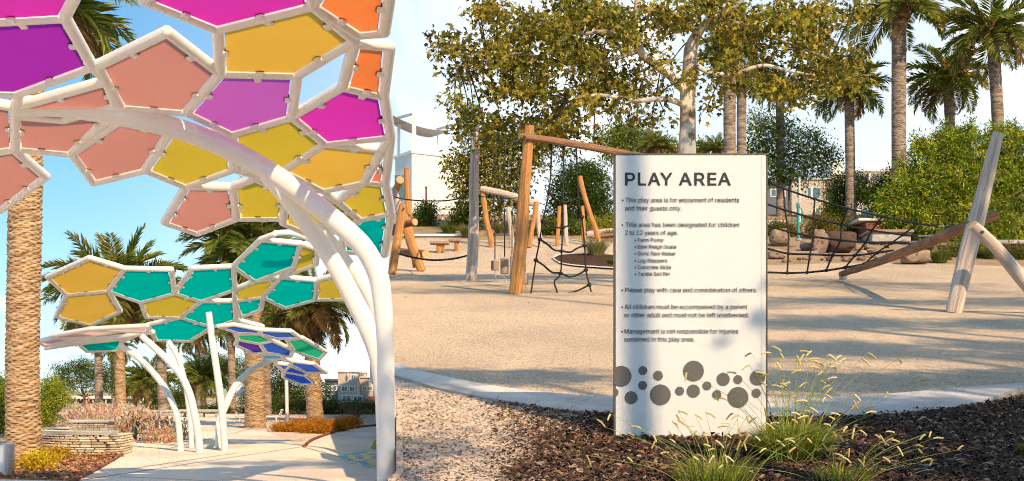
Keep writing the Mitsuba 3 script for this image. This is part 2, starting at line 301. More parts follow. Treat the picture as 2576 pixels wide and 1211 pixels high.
# mulch and gravel in front of the kerb
front = [tuple(q) for q in outer_edge]
mulch_px = [(1541, 1044), (1700, 1051), (1935, 1052), (2162, 1049), (2376, 1032), (2620, 994), (2700, 1300), (1230, 1300), (1310, 1240), (1270, 1190), (1360, 1150), (1340, 1110), (1420, 1085), (1450, 1055), (1480, 1042)]
gravel_px = [(930, 919)] + [tuple(q + [0, -2]) for q in outer_edge[6:44]] + [(1700, 1150), (1700, 1300), (900, 1300)]
struct("gravel_path", sheet(RPoly(gravel_px).buffer(0).intersection(hill), hz, .006), "m_gravel")
mulch_pg = RPoly(mulch_px).buffer(0); gravel_pg = RPoly(gravel_px).buffer(0).intersection(hill)
struct("mulch_bed", sheet(mulch_pg, hz, .012), "m_mulch")
def scatter(pg, n, dens=None):
    b = pg.bounds; out = []
    import shapely
    while sum(map(len, out)) < n:
        q = np.c_[R.uniform(b[0], b[2], 4 * n), R.uniform(b[1], b[3], 4 * n)]
        keep = shapely.contains_xy(pg, q[:, 0], q[:, 1])
        px = q[:, 0] / q[:, 1] * F + 1288; keep &= (px > 960) & (px < 2640)
        q = q[keep]
        if dens is not None: q = q[R.uniform(0, 1, len(q)) < dens(q)]
        out.append(q)
    return np.vstack(out)[:n]
CHIP = (np.array([[0, 0, 0], [.25, .5, .1], [.8, .4, .05], [1, -.1, 0], [.6, -.5, .12], [.1, -.3, .03], [.5, 0, .28]]), np.array([[i, (i + 1) % 6, 6] for i in range(6)]))
def chips(q, L, W, cols, lift, tilt=.35, w=None):
    n = len(q); pos = np.c_[q, hz(q[:, 1]) + lift * R.uniform(0.3, 1.6, n)]
    a = R.uniform(0, 6.28, n); d = np.c_[np.cos(a), np.sin(a), R.normal(size=n) * tilt]; nr = np.c_[R.normal(size=(n, 2)) * tilt, np.ones(n)]
    return batch(CHIP, pos, d, nr, L * R.uniform(.4, 1.5, n), W * R.uniform(.5, 1.5, n), pal(n, cols, .4, w))
near_w = lambda q: np.clip(1.25 - (q[:, 1] - 9) / 9, .25, 1)
q = scatter(mulch_pg.intersection(sbox(-50, 9.2, 50, 22)), 42000, near_w)
solo("wood_chips", chips(q, .075, .022, [(.045, .026, .018), (.085, .05, .034), (.19, .11, .07), (.33, .24, .19)], .012, w=[.42, .36, .16, .06]), "m_tinted", "dark brown shredded bark mulch spread around the foot of the white sign", "mulch", kind="stuff")
mixw = lambda q: np.clip(1.2 - np.abs((q[:, 0] / q[:, 1] * F + 1288) - 1400) / 150, 0, 1)
q = scatter(gravel_pg.intersection(sbox(-50, 9.2, 50, 17)), 4200, mixw)
solo("wood_chips", chips(q, .06, .02, [(.06, .035, .028), (.16, .09, .06), (.40, .30, .22)], .012), "m_tinted", "scattered bark chips thinning out from the mulch onto the tan gravel", "wood chips", kind="stuff")
q = scatter(gravel_pg.intersection(sbox(-50, 9.2, 50, 17)), 11000, lambda q: np.clip(1.3 - (q[:, 1] - 9) / 9, .2, 1) * np.clip(1.1 - ((q[:, 0] / q[:, 1] * F + 1288) - 1380) / 250, 0, 1))
solo("gravel_stones", chips(q, .03, .024, [(.50, .41, .33), (.40, .32, .26), (.60, .50, .41), (.26, .20, .16)], .004, .4), "m_tinted", "loose tan gravel on the path in front of the kerb at the left of the mulch", "gravel", kind="stuff")
# dry leaves blown onto the sand
for i, (x, y, s) in enumerate([(1330, 765, 5), (1570, 1012, 4), (2650 * .736, 1098, 6), (2062, 790, 4), (2215, 795, 5), (1760, 1085, 5), (1505, 952, 4), (2320, 1110, 7), (2082, 1245 * .9, 5), (1165, 880, 4), (1240, 1010, 3), (1440, 905, 3), (2380, 785, 4), (2190, 880, 4), (2365, 950, 4)] + [(float(R.uniform(1000, 2560)), float(R.uniform(690, 985)), float(R.uniform(2, 4.5))) for _ in range(34)]):
    if 1535 < x < 1945: continue
    p = GR(x, y); L = s * 2 * p[1] / F
    a = R.uniform(0, 6.28)
    solo("fallen_leaf", tint(batch(LEAF, np.array([p + [0, 0, .02]]), np.array([[math.cos(a), math.sin(a), .1]]), np.array([[.1, .2, 1]]), L, L * 1.2, np.zeros((1, 3))), (.20, .11, .06)), "m_tinted", "small curled brown leaf lying on the ground of the play area", "leaf", "dry leaves on the play area")
# gardens beside and behind the play surface (far part of the slope) and a round planting island
isl = dense([(1388, 652), (1405, 664), (1440, 672), (1500, 677), (1560, 679), (1600, 660), (1560, 644), (1480, 640), (1410, 642), (1388, 652)], 3)
isl_in = isl + (np.array([1490, 659]) - isl) * [.05, .16]
island = RPoly([tuple(q) for q in isl_in[:-1]]).buffer(0)
kb = thing("planter_kerb", "thin white concrete ring around the little dark planting island behind the rope ladder", "kerb")
part(kb, "ring", sheet(RPoly([tuple(q) for q in isl[:-1]]).buffer(0).difference(island), hz, .09), "m_concrete")
struct("island_mulch", sheet(island, hz, .06), "m_mulch")
# ---- the plaza
plaza = Polygon([(-60, -40)] + [(float(xb(y)), y) for y in (-40, 3, 10.6, 10.9, 15.2, 15.6, 25, 75)] + [(-60, 75)])
struct("plaza_paving", poly(plaza, 0.0), "m_plaza")
sl = thing("paving_joints", "fine saw-cut joints across the pale concrete plaza", "paving joint"); labels[sl] = {"label": "fine dark saw-cut joints across the pale concrete plaza", "category": "paving joint"}
for (a, b) in (((190, 1211), (760, 1125)), ((760, 1125), (990, 1185)), ((330, 1180), (600, 1140)), ((430, 1128), (640, 1078)), ((300, 1200), (840, 1225))):
    A, B = GL(*a), GL(*b); d = (B - A)[:2]; nrm = np.array([-d[1], d[0]]) / np.linalg.norm(d) * .012
    part(sl, "joint", poly(Polygon([A[:2] + nrm, B[:2] + nrm, B[:2] - nrm, A[:2] - nrm]), .004), "m_black_rubber")
struct("planting_bed", poly(LPoly([(-60, 1205), (190, 1211), (250, 1180), (305, 1148), (306, 1138), (-60, 1138)]), .004), "m_red_mulch")
struct("garden_bed", poly(LPoly([(-200, 1136), (95, 1136), (200, 1120), (330, 1112), (440, 1108), (442, 1085), (430, 1062), (300, 1042), (-300, 1042)]), .004), "m_garden")
struct("gravel_bed", poly(LPoly([(600, 1076), (664, 1083), (720, 1106), (766, 1126), (783, 1111), (815, 1098), (850, 1087), (900, 1077), (972, 1069), (972, 1040), (700, 1040), (590, 1048)]), .004), "m_gravel")
struct("lawn_strip", poly(LPoly([(932, 1130), (940, 1112), (955, 1098), (974, 1090), (974, 1131)]), .008), "m_lawn")
ek = thing("bed_edging", "thin dark rusted steel edging of the gravel bed along the curving path", "edging")
part(ek, "edge", tube([GL(x, y) + [0, 0, .03] for x, y in ((766, 1125), (783, 1111), (815, 1098), (850, 1087), (900, 1077), (970, 1070))], .03, 6), "m_rust", True)
ek = thing("bed_edging", "thin dark steel edging between the bark planting bed and the plaza paving", "edging")
part(ek, "edge", tube([GL(x, y) + [0, 0, .02] for x, y in ((190, 1211), (250, 1180), (306, 1147))], .025, 6), "m_rust", True)
# painted dots of the round mosaic
mz = thing("paving_mosaic", "round cluster of coloured dots inlaid in the pale path", "mosaic")
DC = {"teal": (.02, .42, .36), "blue": (.08, .22, .46), "yellow": (.80, .55, .06), "red": (.70, .10, .09), "green": (.05, .42, .22)}
for k, c in DC.items(): mat("m_dot_" + k, pri(c, 0.5))
rows = [(1135, 920, 12, ["teal"] * 9), (1139.5, 893, 11.5, "teal blue yellow blue teal blue yellow".split()), (1144, 874, 11, "teal blue yellow teal blue yellow blue teal".split()), (1149, 866, 11, "teal yellow blue yellow red blue yellow red blue".split()), (1154, 868, 11, "teal yellow blue yellow blue red yellow blue".split()), (1159.5, 876, 12, "blue yellow teal yellow blue red blue".split()), (1165, 892, 12, "teal blue yellow blue yellow red".split()), (1171, 915, 13, "teal yellow blue teal yellow".split()), (1176, 930, 14, "teal yellow blue".split())]
for y, x0, st, cs in rows:
    for i, c in enumerate(cs):
        x = x0 + i * st * 1.75 + R.uniform(-2, 2)
        if x > 975: continue
        g = GL(x, y); rx = 8.2 * g[1] / F; ry = abs(YL(y - 2.1) - YL(y + 2.1)) / 2
        t = np.arange(20) / 20 * 6.2832
        part(mz, "dot", poly(Polygon(np.c_[g[0] + rx * np.cos(t), g[1] + ry * np.sin(t)]), .004), "m_dot_" + c)
# ---------------------------------------------------------------- canopies of coloured hexagon panels on curved white posts
def canopy(label, group, A, B, cells, extra, posts, rt, gap, clips, rails=()):
    """A, B: the canopy's own plane, height above the eye = A - B * depth; cells: (outline in picture units, colour or None)"""
    def Q(x, y, dz=0.0):
        t = (HZ - y) / F; Y = A / (t + B); return np.array([(x - 1288) / F * Y, Y, EYE + t * Y + dz])
    k = thing("shade_canopy", label, "shade canopy", group)
    nodes = []
    def node(p):
        for i, q in enumerate(nodes):
            if math.hypot(q[0] - p[0], q[1] - p[1]) < (9 if rt > .05 else 5): return i
        nodes.append(p); return len(nodes) - 1
    edges = set()
    for pts, col in cells:
        ix = [node(p) for p in pts]
        for a, b in zip(ix, ix[1:] + ix[:1]):
            if a != b: edges.add((min(a, b), max(a, b)))
    for a, b in extra:
        i, j = node(a), node(b); edges.add((min(i, j), max(i, j)))
    ax_n = np.array([0, B, 1.0]); ax_n /= np.linalg.norm(ax_n); ax_u = np.array([1.0, 0, 0]); ax_v = np.cross(ax_n, ax_u)
    for n_, (a, b) in enumerate(sorted(edges)):
        pa, pb = Q(*nodes[a]), Q(*nodes[b])
        if np.linalg.norm(pb - pa) < .02: continue
        d = (pb - pa) / np.linalg.norm(pb - pa)
        part(k, "frame_tube", tube([pa, pb], rt * (1 + .006 * (n_ % 3)), 14, 1), "m_white_paint", 40)
        # collar weld at the node
    for i, p in enumerate(nodes):
        s = trimesh.creation.icosphere(subdivisions=2, radius=rt * 1.004)
        part(k, "node_joint", M(s.vertices + Q(*p), s.faces), "m_white_paint", True)
    for pts, col in cells:
        if col is None: continue
        W = np.array([Q(*nodes[node(p)]) for p in pts]); o = W.mean(0); xy = np.c_[(W - o) @ ax_u, (W - o) @ ax_v]
        pg = Polygon(xy).buffer(0).buffer(-(rt + gap), join_style=2)
        if pg.is_empty: continue
        if pg.geom_type != "Polygon": pg = max(pg.geoms, key=lambda g: g.area)
        m = poly(pg, rt * -.3, rt * -.3 + .004); m.v = o + m.v[:, :1] * ax_u + m.v[:, 1:2] * ax_v + m.v[:, 2:] * ax_n
        # the panel is a single thin translucent sheet: keep its lower face only
        low = poly(pg, rt * -.3); low.v = o + low.v[:, :1] * ax_u + low.v[:, 1:2] * ax_v + low.v[:, 2:] * ax_n
        pk = part(k, "panel", low, "m_panel_" + col, label=f"{col.replace('_', ' ')} translucent panel")
        if clips:
            for i in range(len(pts)):
                a, b = xy[i], xy[(i + 1) % len(pts)]; d = b - a; L = np.linalg.norm(d)
                if L < 8 * rt: continue
                d /= L; nn = np.array([-d[1], d[0]])
                if ((xy.mean(0) - a) @ nn) < 0: nn = -nn
                for s in ((.5,) if L < 24 * rt else (.32, .72)):
                    c2 = a + (b - a) * (s + R.uniform(-.04, .04)) + nn * (rt + gap * .6)
                    ax = np.array([d[0] * ax_u + d[1] * ax_v, nn[0] * ax_u + nn[1] * ax_v, ax_n])
                    at = o + c2[0] * ax_u + c2[1] * ax_v
                    part(pk, "clip", bbox(at + ax_n * (rt * -.3 - .018 * clips), np.array([.06, .06, .026]) * clips, .006 * clips, ax=ax), "m_white_paint")
                    part(pk, "rubber_pad", bbox(at + ax_n * (rt * -.3 + .014 * clips), np.array([.065, .065, .026]) * clips, .006 * clips, ax=ax), "m_black_rubber")
    for pts, Y, r in posts:
        part(k, "post", pxtube(pts, Y, r, n=24, sub=7), "m_white_paint", 40)
    return k
E = 974
cells1 = [
 ([(-70, -40), (-70, 56), (163, 43), (190, -10), (150, -60)], "magenta"),
 ([(-70, 56), (163, 43), (232, 166), (44, 235), (-70, 232)], "purple"),
 ([(420, 80), (554, 183), (470, 281), (303, 267), (245, 165)], "salmon"),
 ([(44, 235), (232, 166), (268, 203), (290, 262), (160, 300), (46, 290)], None),
 ([(37, 269), (268, 203), (303, 267), (180, 385), (39, 372)], "salmon"),
 ([(-70, 250), (37, 269), (39, 372), (-70, 385)], "salmon"),
 ([(-70, 395), (33, 374), (115, 444), (4, 526), (-70, 560)], "salmon"),
 ([(180, 385), (303, 300), (430, 330), (366, 426), (235, 458)], "salmon"),
 ([(366, 426), (430, 330), (583, 336), (588, 424), (468, 468)], "olive"),
 ([(361, -2), (547, 72), (787, 12), (778, -60), (500, -80)], "magenta"),
 ([(547, 72), (787, 12), (892, 100), (748, 188), (556, 185)], "amber"),
 ([(787, 12), (900, 86), (967, 80), (E + 14, -60), (830, -60)], "orange"),
 ([(556, 185), (748, 188), (735, 292), (583, 336), (472, 281)], "violet"),
 ([(748, 188), (892, 104), (862, 217), (735, 292)], None),
 ([(892, 108), (981, 116), (966, 242), (862, 217)], "orange"),
 ([(735, 292), (862, 217), (966, 242), (983, 342), (817, 360)], "magenta"),
 ([(583, 336), (735, 292), (817, 360), (712, 428), (600, 420)], "olive"),
 ([(817, 362), (962, 375), (918, 456), (812, 478), (712, 428)], "amber"),
 ([(962, 375), (983, 345), (970, 462), (918, 456)], "coral"),
 ([(918, 458), (970, 462), (984, 534), (905, 551), (850, 505)], "olive"),
 ([(588, 424), (712, 428), (812, 478), (700, 455)], None),
 ([(468, 470), (585, 470), (596, 548), (497, 586), (414, 558)], "salmon"),
 ([(585, 470), (640, 448), (720, 480), (712, 548), (596, 548)], "olive"),
 ([(720, 480), (850, 505), (905, 551), (800, 598), (712, 560)], "olive"),
 ([(905, 551), (984, 534), (968, 640), (860, 630), (863, 590)], "teal"),
]
arch = [(37, 269), (140, 268), (262, 284), (380, 308), (486, 338), (600, 388), (700, 446), (790, 513), (860, 570), (915, 624), (950, 690), (963, 770), (969, 860), (971, 1000), (972, 1200), (973, 1420)]
arch2 = [(628, 410), (672, 448), (748, 534), (830, 646), (885, 745), (922, 820), (950, 895), (962, 975), (968, 1070), (970, 1200), (972, 1420)]
arch3 = [(800, 560), (860, 640), (908, 710), (936, 762), (958, 830), (972, 910), (978, 1010), (980, 1200), (982, 1430)]
canopy("large arching canopy of magenta, amber and salmon hexagon panels overhead, nearest of the canopies", None, 4.8, .2, cells1, [((37, 269), (46, 240)), ((850, 505), (812, 478))],
       [(arch, [11.6] * 4 + [11.7, 11.9, 12.0, 12.1, 12.1, 12.1] + [12.1] * 6, [26, 27, 27, 27, 27, 26, 26, 26, 26, 26, 26, 24, 22, 22, 22, 22]),
        (arch2, [13.2] * 11, [12, 17, 21, 23, 24, 24, 23, 22, 22, 22, 22]), (arch3, [14.2] * 9, [11, 13, 15, 16, 17, 17, 17, 17, 17])], .047, .008, 1.0)
cells2 = [
 ([(119, 697), (225, 649), (315, 676), (272, 731), (167, 741)], "amber"), ([(315, 676), (431, 678), (439, 737), (354, 760), (272, 731)], "teal"),
 ([(167, 741), (272, 731), (303, 782), (230, 818), (142, 796)], "amber"), ([(354, 760), (439, 737), (507, 757), (454, 798), (368, 797)], "olive"),
 ([(439, 737), (485, 675), (587, 670), (591, 728), (507, 757)], "teal"), ([(588, 669), (656, 603), (757, 613), (740, 670), (642, 707)], "teal"),
 ([(757, 613), (799, 627), (796, 664), (707, 697), (740, 670)], "olive"), ([(591, 720), (642, 707), (707, 697), (662, 747), (590, 757)], "olive"),
 ([(707, 697), (797, 705), (794, 753), (717, 774), (662, 747)], "teal"), ([(797, 705), (850, 690), (905, 715), (880, 752), (794, 753)], "olive"),
 ([(592, 764), (662, 747), (657, 778), (605, 797)], "teal"), ([(507, 757), (592, 764), (594, 804), (535, 822), (454, 798)], "teal"),
 ([(372, 818), (454, 798), (535, 822), (478, 857), (392, 855)], "teal"),
]
canopy("wide canopy of teal and amber panels in the middle of the plaza", "", 9.6, .3, cells2, [((850, 690), (945, 718)), ((656, 603), (690, 590)), ((594, 804), (660, 822))],
       [([(690, 588), (740, 588), (790, 605), (850, 650), (900, 705), (940, 780), (960, 860), (972, 960), (978, 1064)], 23.5 + np.array([0, 0, 0, 0, 0, -.5, -1, -3, -5.0]), [8, 9, 10, 10, 10, 10, 9.5, 10, 10]),
        ([(525, 786), (533, 850), (545, 930), (556, 1010), (562, 1080), (566, 1136)], 24.2, [8, 8.5, 8.8, 9, 9, 8.5])], .052, .008, 1.1)
if labels["shade_canopy_001"].get("group") == "": del labels["shade_canopy_001"]["group"]
cells3 = [([(132, 845), (230, 828), (300, 832), (222, 846), (160, 851)], "pink"), ([(230, 828), (370, 820), (375, 834), (300, 832)], "pink"), ([(94, 860), (134, 850), (222, 846), (165, 858), (115, 869)], "pink"),
          ([(115, 876), (188, 862), (345, 842), (260, 855), (196, 864)], None), ([(196, 862), (300, 853), (309, 858), (298, 880), (218, 883)], "teal")]
canopy("low canopy seen almost edge-on at the left, pale pink panels with one teal panel", None, 4.2, .12, cells3, [((345, 842), (385, 836)), ((309, 858), (345, 842))],
       [([(306, 872), (356, 908), (390, 944), (416, 979), (436, 1020), (448, 1060), (455, 1136)], [25.6, 25, 24.6, 24.3, 24.1, 24, 24.0], [7, 7.5, 8, 8, 8, 8, 8]),
        ([(356, 846), (405, 890), (435, 920), (459, 951), (478, 995), (489, 1040), (498, 1090), (503, 1140)], 23.6, [8, 9, 9.5, 9.5, 9.5, 9.5, 9.5, 9.5]),
        ([(423, 858), (440, 885), (452, 912), (466, 965), (475, 1029), (480, 1080), (482, 1128)], 25.3, [6.5, 6.5, 6.5, 6.5, 6.5, 6.5, 6.5])], .048, .008, 0)
cells4 = [([(550, 821), (589, 817), (656, 830), (653, 839), (596, 836)], "blue"), ([(660, 828), (731, 833), (752, 848), (699, 851), (656, 838)], "blue"), ([(592, 840), (653, 839), (685, 857), (653, 864), (598, 854)], "green"),
          ([(720, 853), (760, 850), (820, 885), (802, 904), (738, 881)], "green"), ([(596, 856), (653, 864), (667, 885), (639, 888), (592, 867)], "indigo"), ([(656, 864), (688, 858), (738, 884), (731, 896), (670, 884)], "blue"),
          ([(652, 890), (703, 891), (716, 901), (664, 904)], "pale_blue"), ([(731, 908), (788, 915), (820, 937), (770, 935), (731, 918)], "blue"), ([(692, 914), (724, 917), (777, 938), (767, 944), (713, 934)], "blue"), ([(713, 936), (767, 945), (792, 965), (756, 965), (712, 948)], "blue")]
canopy("small canopy of blue and green panels leaning right on one curved post", None, 7.2, .25, cells4, [((703, 891), (731, 896)), ((716, 901), (731, 908)), ((731, 918), (713, 934))],
       [([(550, 1128), (552, 1064), (566, 1025), (592, 972), (628, 934), (664, 914), (706, 898)], [24.8, 24.9, 25.1, 25.4, 25.8, 26.2, 26.8], [8, 9, 9, 8.5, 8, 7.5, 7])], .042, .006, 0)
# ---------------------------------------------------------------- palms
GREEN_P = [(.13, .20, .035), (.19, .26, .05), (.29, .33, .065), (.44, .42, .10)]
OLIVE_P = [(.22, .24, .05), (.34, .33, .075), (.46, .40, .11)]
DRY_P = [(.28, .19, .08), (.22, .14, .06)]
def frond_mesh(bend, cols, seed):
    """unit frond along +x, drooping by bend radians"""
    r = np.random.default_rng(seed); n = 15; s = np.linspace(0, 1, n); th = -bend * s ** 1.4
    ds = 1 / (n - 1); x = np.concatenate([[0], np.cumsum(np.cos(th[:-1]) * ds)]); z = np.concatenate([[0], np.cumsum(np.sin(th[:-1]) * ds)])
    spine = np.c_[x, r.normal(size=n) * .004, z]
    rach = tube(spine, np.linspace(.014, .003, n), 5, 1); rach.c = np.tile(np.array([.20, .17, .06]), (len(rach.v), 1))
    k = 46; t = np.linspace(.10, .99, k); px = np.array([np.interp(t, s, spine[:, j]) for j in range(3)]).T
    ang = np.interp(t, s, th); tan = np.c_[np.cos(ang), 0 * ang, np.sin(ang)]; up = np.c_[-np.sin(ang), 0 * ang, np.cos(ang)]
    L = .30 * np.clip(np.sin(np.pi * (t * .86 + .12)), .2, 1) ** .7
    P_, D_, N_, Ls = [], [], [], []
    for sd in (-1, 1):
        lift = r.uniform(-.05, .55, k)
        d = tan * .75 + np.c_[0 * t, np.full(k, sd * .8), 0 * t] + up * lift[:, None] + [0, 0, -.12]
        P_.append(px); D_.append(d); N_.append(up + r.normal(size=(k, 3)) * .3); Ls.append(L * r.uniform(.8, 1.1, k))
    c = np.asarray(cols)[r.choice(len(cols), 2 * k)] * r.uniform(.8, 1.25, (2 * k, 1))
    lv = batch(LEAF, np.vstack(P_), np.vstack(D_), np.vstack(N_), np.concatenate(Ls), .034, c)
    return cat([rach, lv])
FR = {}
for kind, cols in (("g", GREEN_P), ("o", OLIVE_P), ("d", DRY_P)):
    for j, b in enumerate((.45, .95, 1.5)):
        FR[kind, j] = shape(frond_mesh(b, cols, 10 * j + ord(kind)), "m_leaf")
def palm_trunk(pts, r, nd, rowh, amp, detail, flare=.18):
    """tapered trunk with half-offset rows of lens-shaped leaf scars standing proud"""
    pts = np.asarray(pts, float); Q = crm(np.hstack([pts, np.asarray(r, float)[:, None]]), 24)
    L = np.concatenate([[0], np.cumsum(np.linalg.norm(np.diff(Q[:, :3], axis=0), axis=1))])
    nl = max(20, int(L[-1] / rowh * detail)); s = np.linspace(0, L[-1], nl)
    p = np.array([np.interp(s, L, Q[:, j]) for j in range(4)]).T; n = nd * detail
    a = np.arange(n) / n * 2 * np.pi; rr = p[:, 3] * (1 + flare * np.exp(-s / (2.2 * p[0, 3])))
    row = s / rowh; col = a / (2 * np.pi) * nd
    RW, CL = np.meshgrid(row, col, indexing="ij")
    RW = RW + .9 * meshkit.noise(np.stack([np.cos(a)[None] * 1.6 + 0 * RW, np.sin(a)[None] * 1.6 + 0 * RW, RW * .23], -1), 5); CL = CL + .5 * (meshkit.noise(np.stack([CL * .7, RW * .5, 0 * RW], -1), 8) - .5)
    def bump_(off):
        u = (CL + .5 * off) % 1 - .5; w = (RW + .5 * off) % 1
        jit = .55 + .75 * meshkit.noise(np.stack([np.floor(CL + .5 * off) * 7.31, np.floor(RW + .5 * off) * 3.77, 0 * RW + off], -1), 2)
        return jit * np.clip(1 - (2 * u) ** 2 * 1.1, 0, 1) * np.where(w < .16, w / .16, 1 - (w - .16) / .84) ** .8
    h = np.maximum(bump_(0), bump_(1)) + .35 * meshkit.noise(np.stack([CL * 2, RW * 2, 0 * CL], -1), 3)
    rad = rr[:, None] + amp * h
    v = np.stack([p[:, 0:1] + rad * np.cos(a), p[:, 1:2] + rad * np.sin(a), p[:, 2:3] + 0 * rad], -1).reshape(-1, 3)
    i, j = np.meshgrid(np.arange(nl - 1), np.arange(n), indexing="ij"); k = (j + 1) % n
    A, B, C, D = i * n + j, i * n + k, (i + 1) * n + k, (i + 1) * n + j
    return M(v, np.vstack([np.stack([A, B, C], -1).reshape(-1, 3), np.stack([A, C, D], -1).reshape(-1, 3)]))
def palm(label, Y, base, top, w, L, nf=42, seed=1, group=None, detail=4, bark="m_palm_bark_grey", z0=None, kinds="gggo", cat_="palm tree", skirt=.35, boots=1.0, low=-.75, mid=None):
    """base, top: picture points of the foot and of the crown's heart; w: trunk width there; L: frond length, all in picture units"""
    r = np.random.default_rng(seed); k = thing("palm_tree", label, cat_, group)
    B, C = P(*base, Y), P(*top, Y)
    if z0 is not None: B[2] = z0
    rad = w / 2 * .90 * Y / F
    pts = [B] + ([P(*m, Y) for m in mid] if mid else [B * .5 + C * .5 + [r.normal() * .15 * rad, 0, 0]]) + [C]
    nd = max(5, int(round(2 * np.pi * rad / .17))) if detail > 4 else 9
    rowh = .075 if detail > 5 else .12 if detail > 4 else rad * .62
    part(k, "trunk", palm_trunk(pts, [rad] * len(pts), nd, rowh, rad * (.17 if detail > 5 else .09), detail), bark, 60)
    Lm = L * Y / F
    # bulge of cut frond stubs under the crown
    hb = rad * 3.6 * boots; st = []
    q = tube([C - [0, 0, hb], C - [0, 0, hb * .75], C - [0, 0, hb * .4], C, C + [0, 0, hb * .25]], [rad * .9, rad * 1.3, rad * 1.55, rad * 1.2, rad * .5], 14, 3); q = tint(q, (.20, .13, .07)); st.append(q)
    for i in range(int(46 * boots)):
        a = i * 2.39996; z = -hb * (.95 - .9 * (i / 46)); rr = rad * (1.15 + .45 * math.sin(np.pi * min(1, (z + hb) / hb + .1)))
        b = C + [rr * math.cos(a) * .8, rr * math.sin(a) * .8, z]
        e = b + np.array([math.cos(a), math.sin(a), .9]) * rad * r.uniform(.45, .8)
        st.append(tint(tube([b, e], [rad * .17, rad * .09], 5, 1), [(.30, .19, .09), (.40, .27, .14), (.16, .10, .05)][r.integers(3)], .2))
    part(k, "frond_stubs", cat(st), "m_tinted", 40)
    for i in range(nf):
        u = (i + .5) / nf; a = math.degrees(i * 2.39996 + r.normal() * .1)
        el = math.degrees(math.asin(np.clip(1 - u * (1 - low), -1, 1)) + r.normal() * .07)
        j = 0 if el > 55 else (1 if el > 5 else 2 if r.uniform() < .6 else 1)
        kd = "d" if u > 1 - skirt * .35 and r.uniform() < .6 else kinds[r.integers(len(kinds))]
        s = Lm * r.uniform(.86, 1.1) * (.9 if el > 55 else 1)
        o = C + np.array([math.cos(math.radians(a)), math.sin(math.radians(a)), 0]) * rad * .6
        tw = T().translate(o.tolist()).rotate([0, 0, 1], a).rotate([0, 1, 0], -el).rotate([1, 0, 0], float(r.uniform(-35, 35))).scale(float(s))
        part(k, "frond", {**FR[kd, j], "to_world": tw}, None)
    return k
gp = "palms beyond the canopies"
palm("massive sunlit palm trunk at the far left, its crown behind the magenta panels", 22.0, (60, 1150), (70, -15), 80, 285, 44, 3, None, 6, "m_palm_bark", 0.0, "go", mid=[(57, 900), (62, 600), (66, 300)], low=-.5)
palm("full green palm rising behind the middle of the two amber panels", 50, (305, 1058), (300, 735), 27, 190, 54, 5, gp, 5, "m_palm_bark", 0.0, "gog", low=-.45)
palm("palm with a diamond-patterned trunk right behind the white posts, crown under the salmon panel", 39, (642, 1080), (628, 618), 47, 185, 52, 6, gp, 6, "m_palm_bark", 0.0, "og", skirt=.8, low=-.85, mid=[(640, 900), (634, 760)])
palm("thick-footed palm at the right of the plaza with a ragged brown crown", 47, (793, 1062), (788, 772), 38, 135, 46, 8, gp, 6, "m_palm_bark", 0.0, "go", skirt=1.2, low=-.85)
palm("slim palm trunk just left of the tall middle palm, foot in pale flower bed", 66, (250, 1040), (247, 790), 20, 95, 36, 9, gp, 4, "m_palm_bark_grey", 0.0)
palm("dark palm trunk behind the forked white posts", 62, (411, 1048), (405, 772), 26, 120, 40, 10, gp, 4, "m_palm_bark_grey", 0.0, skirt=.8)
palm("thin far palm left of the straight white post", 85, (500, 1032), (496, 838), 14, 70, 34, 11, gp, 4, "m_palm_bark_grey", 0.0)
palm("slender palm between the straight white post and the diamond-patterned trunk", 70, (586, 1036), (580, 800), 19, 90, 36, 12, gp, 4, "m_palm_bark_grey", 0.0, skirt=.8)
palm("palm trunk rising dark behind the diamond-patterned palm, drooping crown under teal panel", 60, (672, 1046), (668, 790), 22, 120, 38, 14, gp, 4, "m_palm_bark_grey", 0.0, skirt=.9, low=-.9)
palm("distant palm trunk between the two left trunks", 95, (288, 1028), (285, 870), 14, 60, 30, 15, gp, 4, "m_palm_bark_grey", 0.0)
palm("short young palm with arching fronds left of the dark trunk", 75, (376, 1038), (372, 958), 15, 75, 40, 16, "short palms in the garden", 4, "m_palm_bark", 0.0, "gog", low=-.3)
palm("smallest palm, yellow-green, close right of the middle palm trunk", 80, (338, 1034), (340, 985), 11, 58, 34, 17, "short palms in the garden", 4, "m_palm_bark", 0.0, "o", low=-.25)
palm("dark bushy palm behind the two rear posts", 72, (512, 1038), (512, 950), 15, 85, 42, 18, "short palms in the garden", 4, "m_palm_bark_grey", 0.0, "gg", low=-.4)
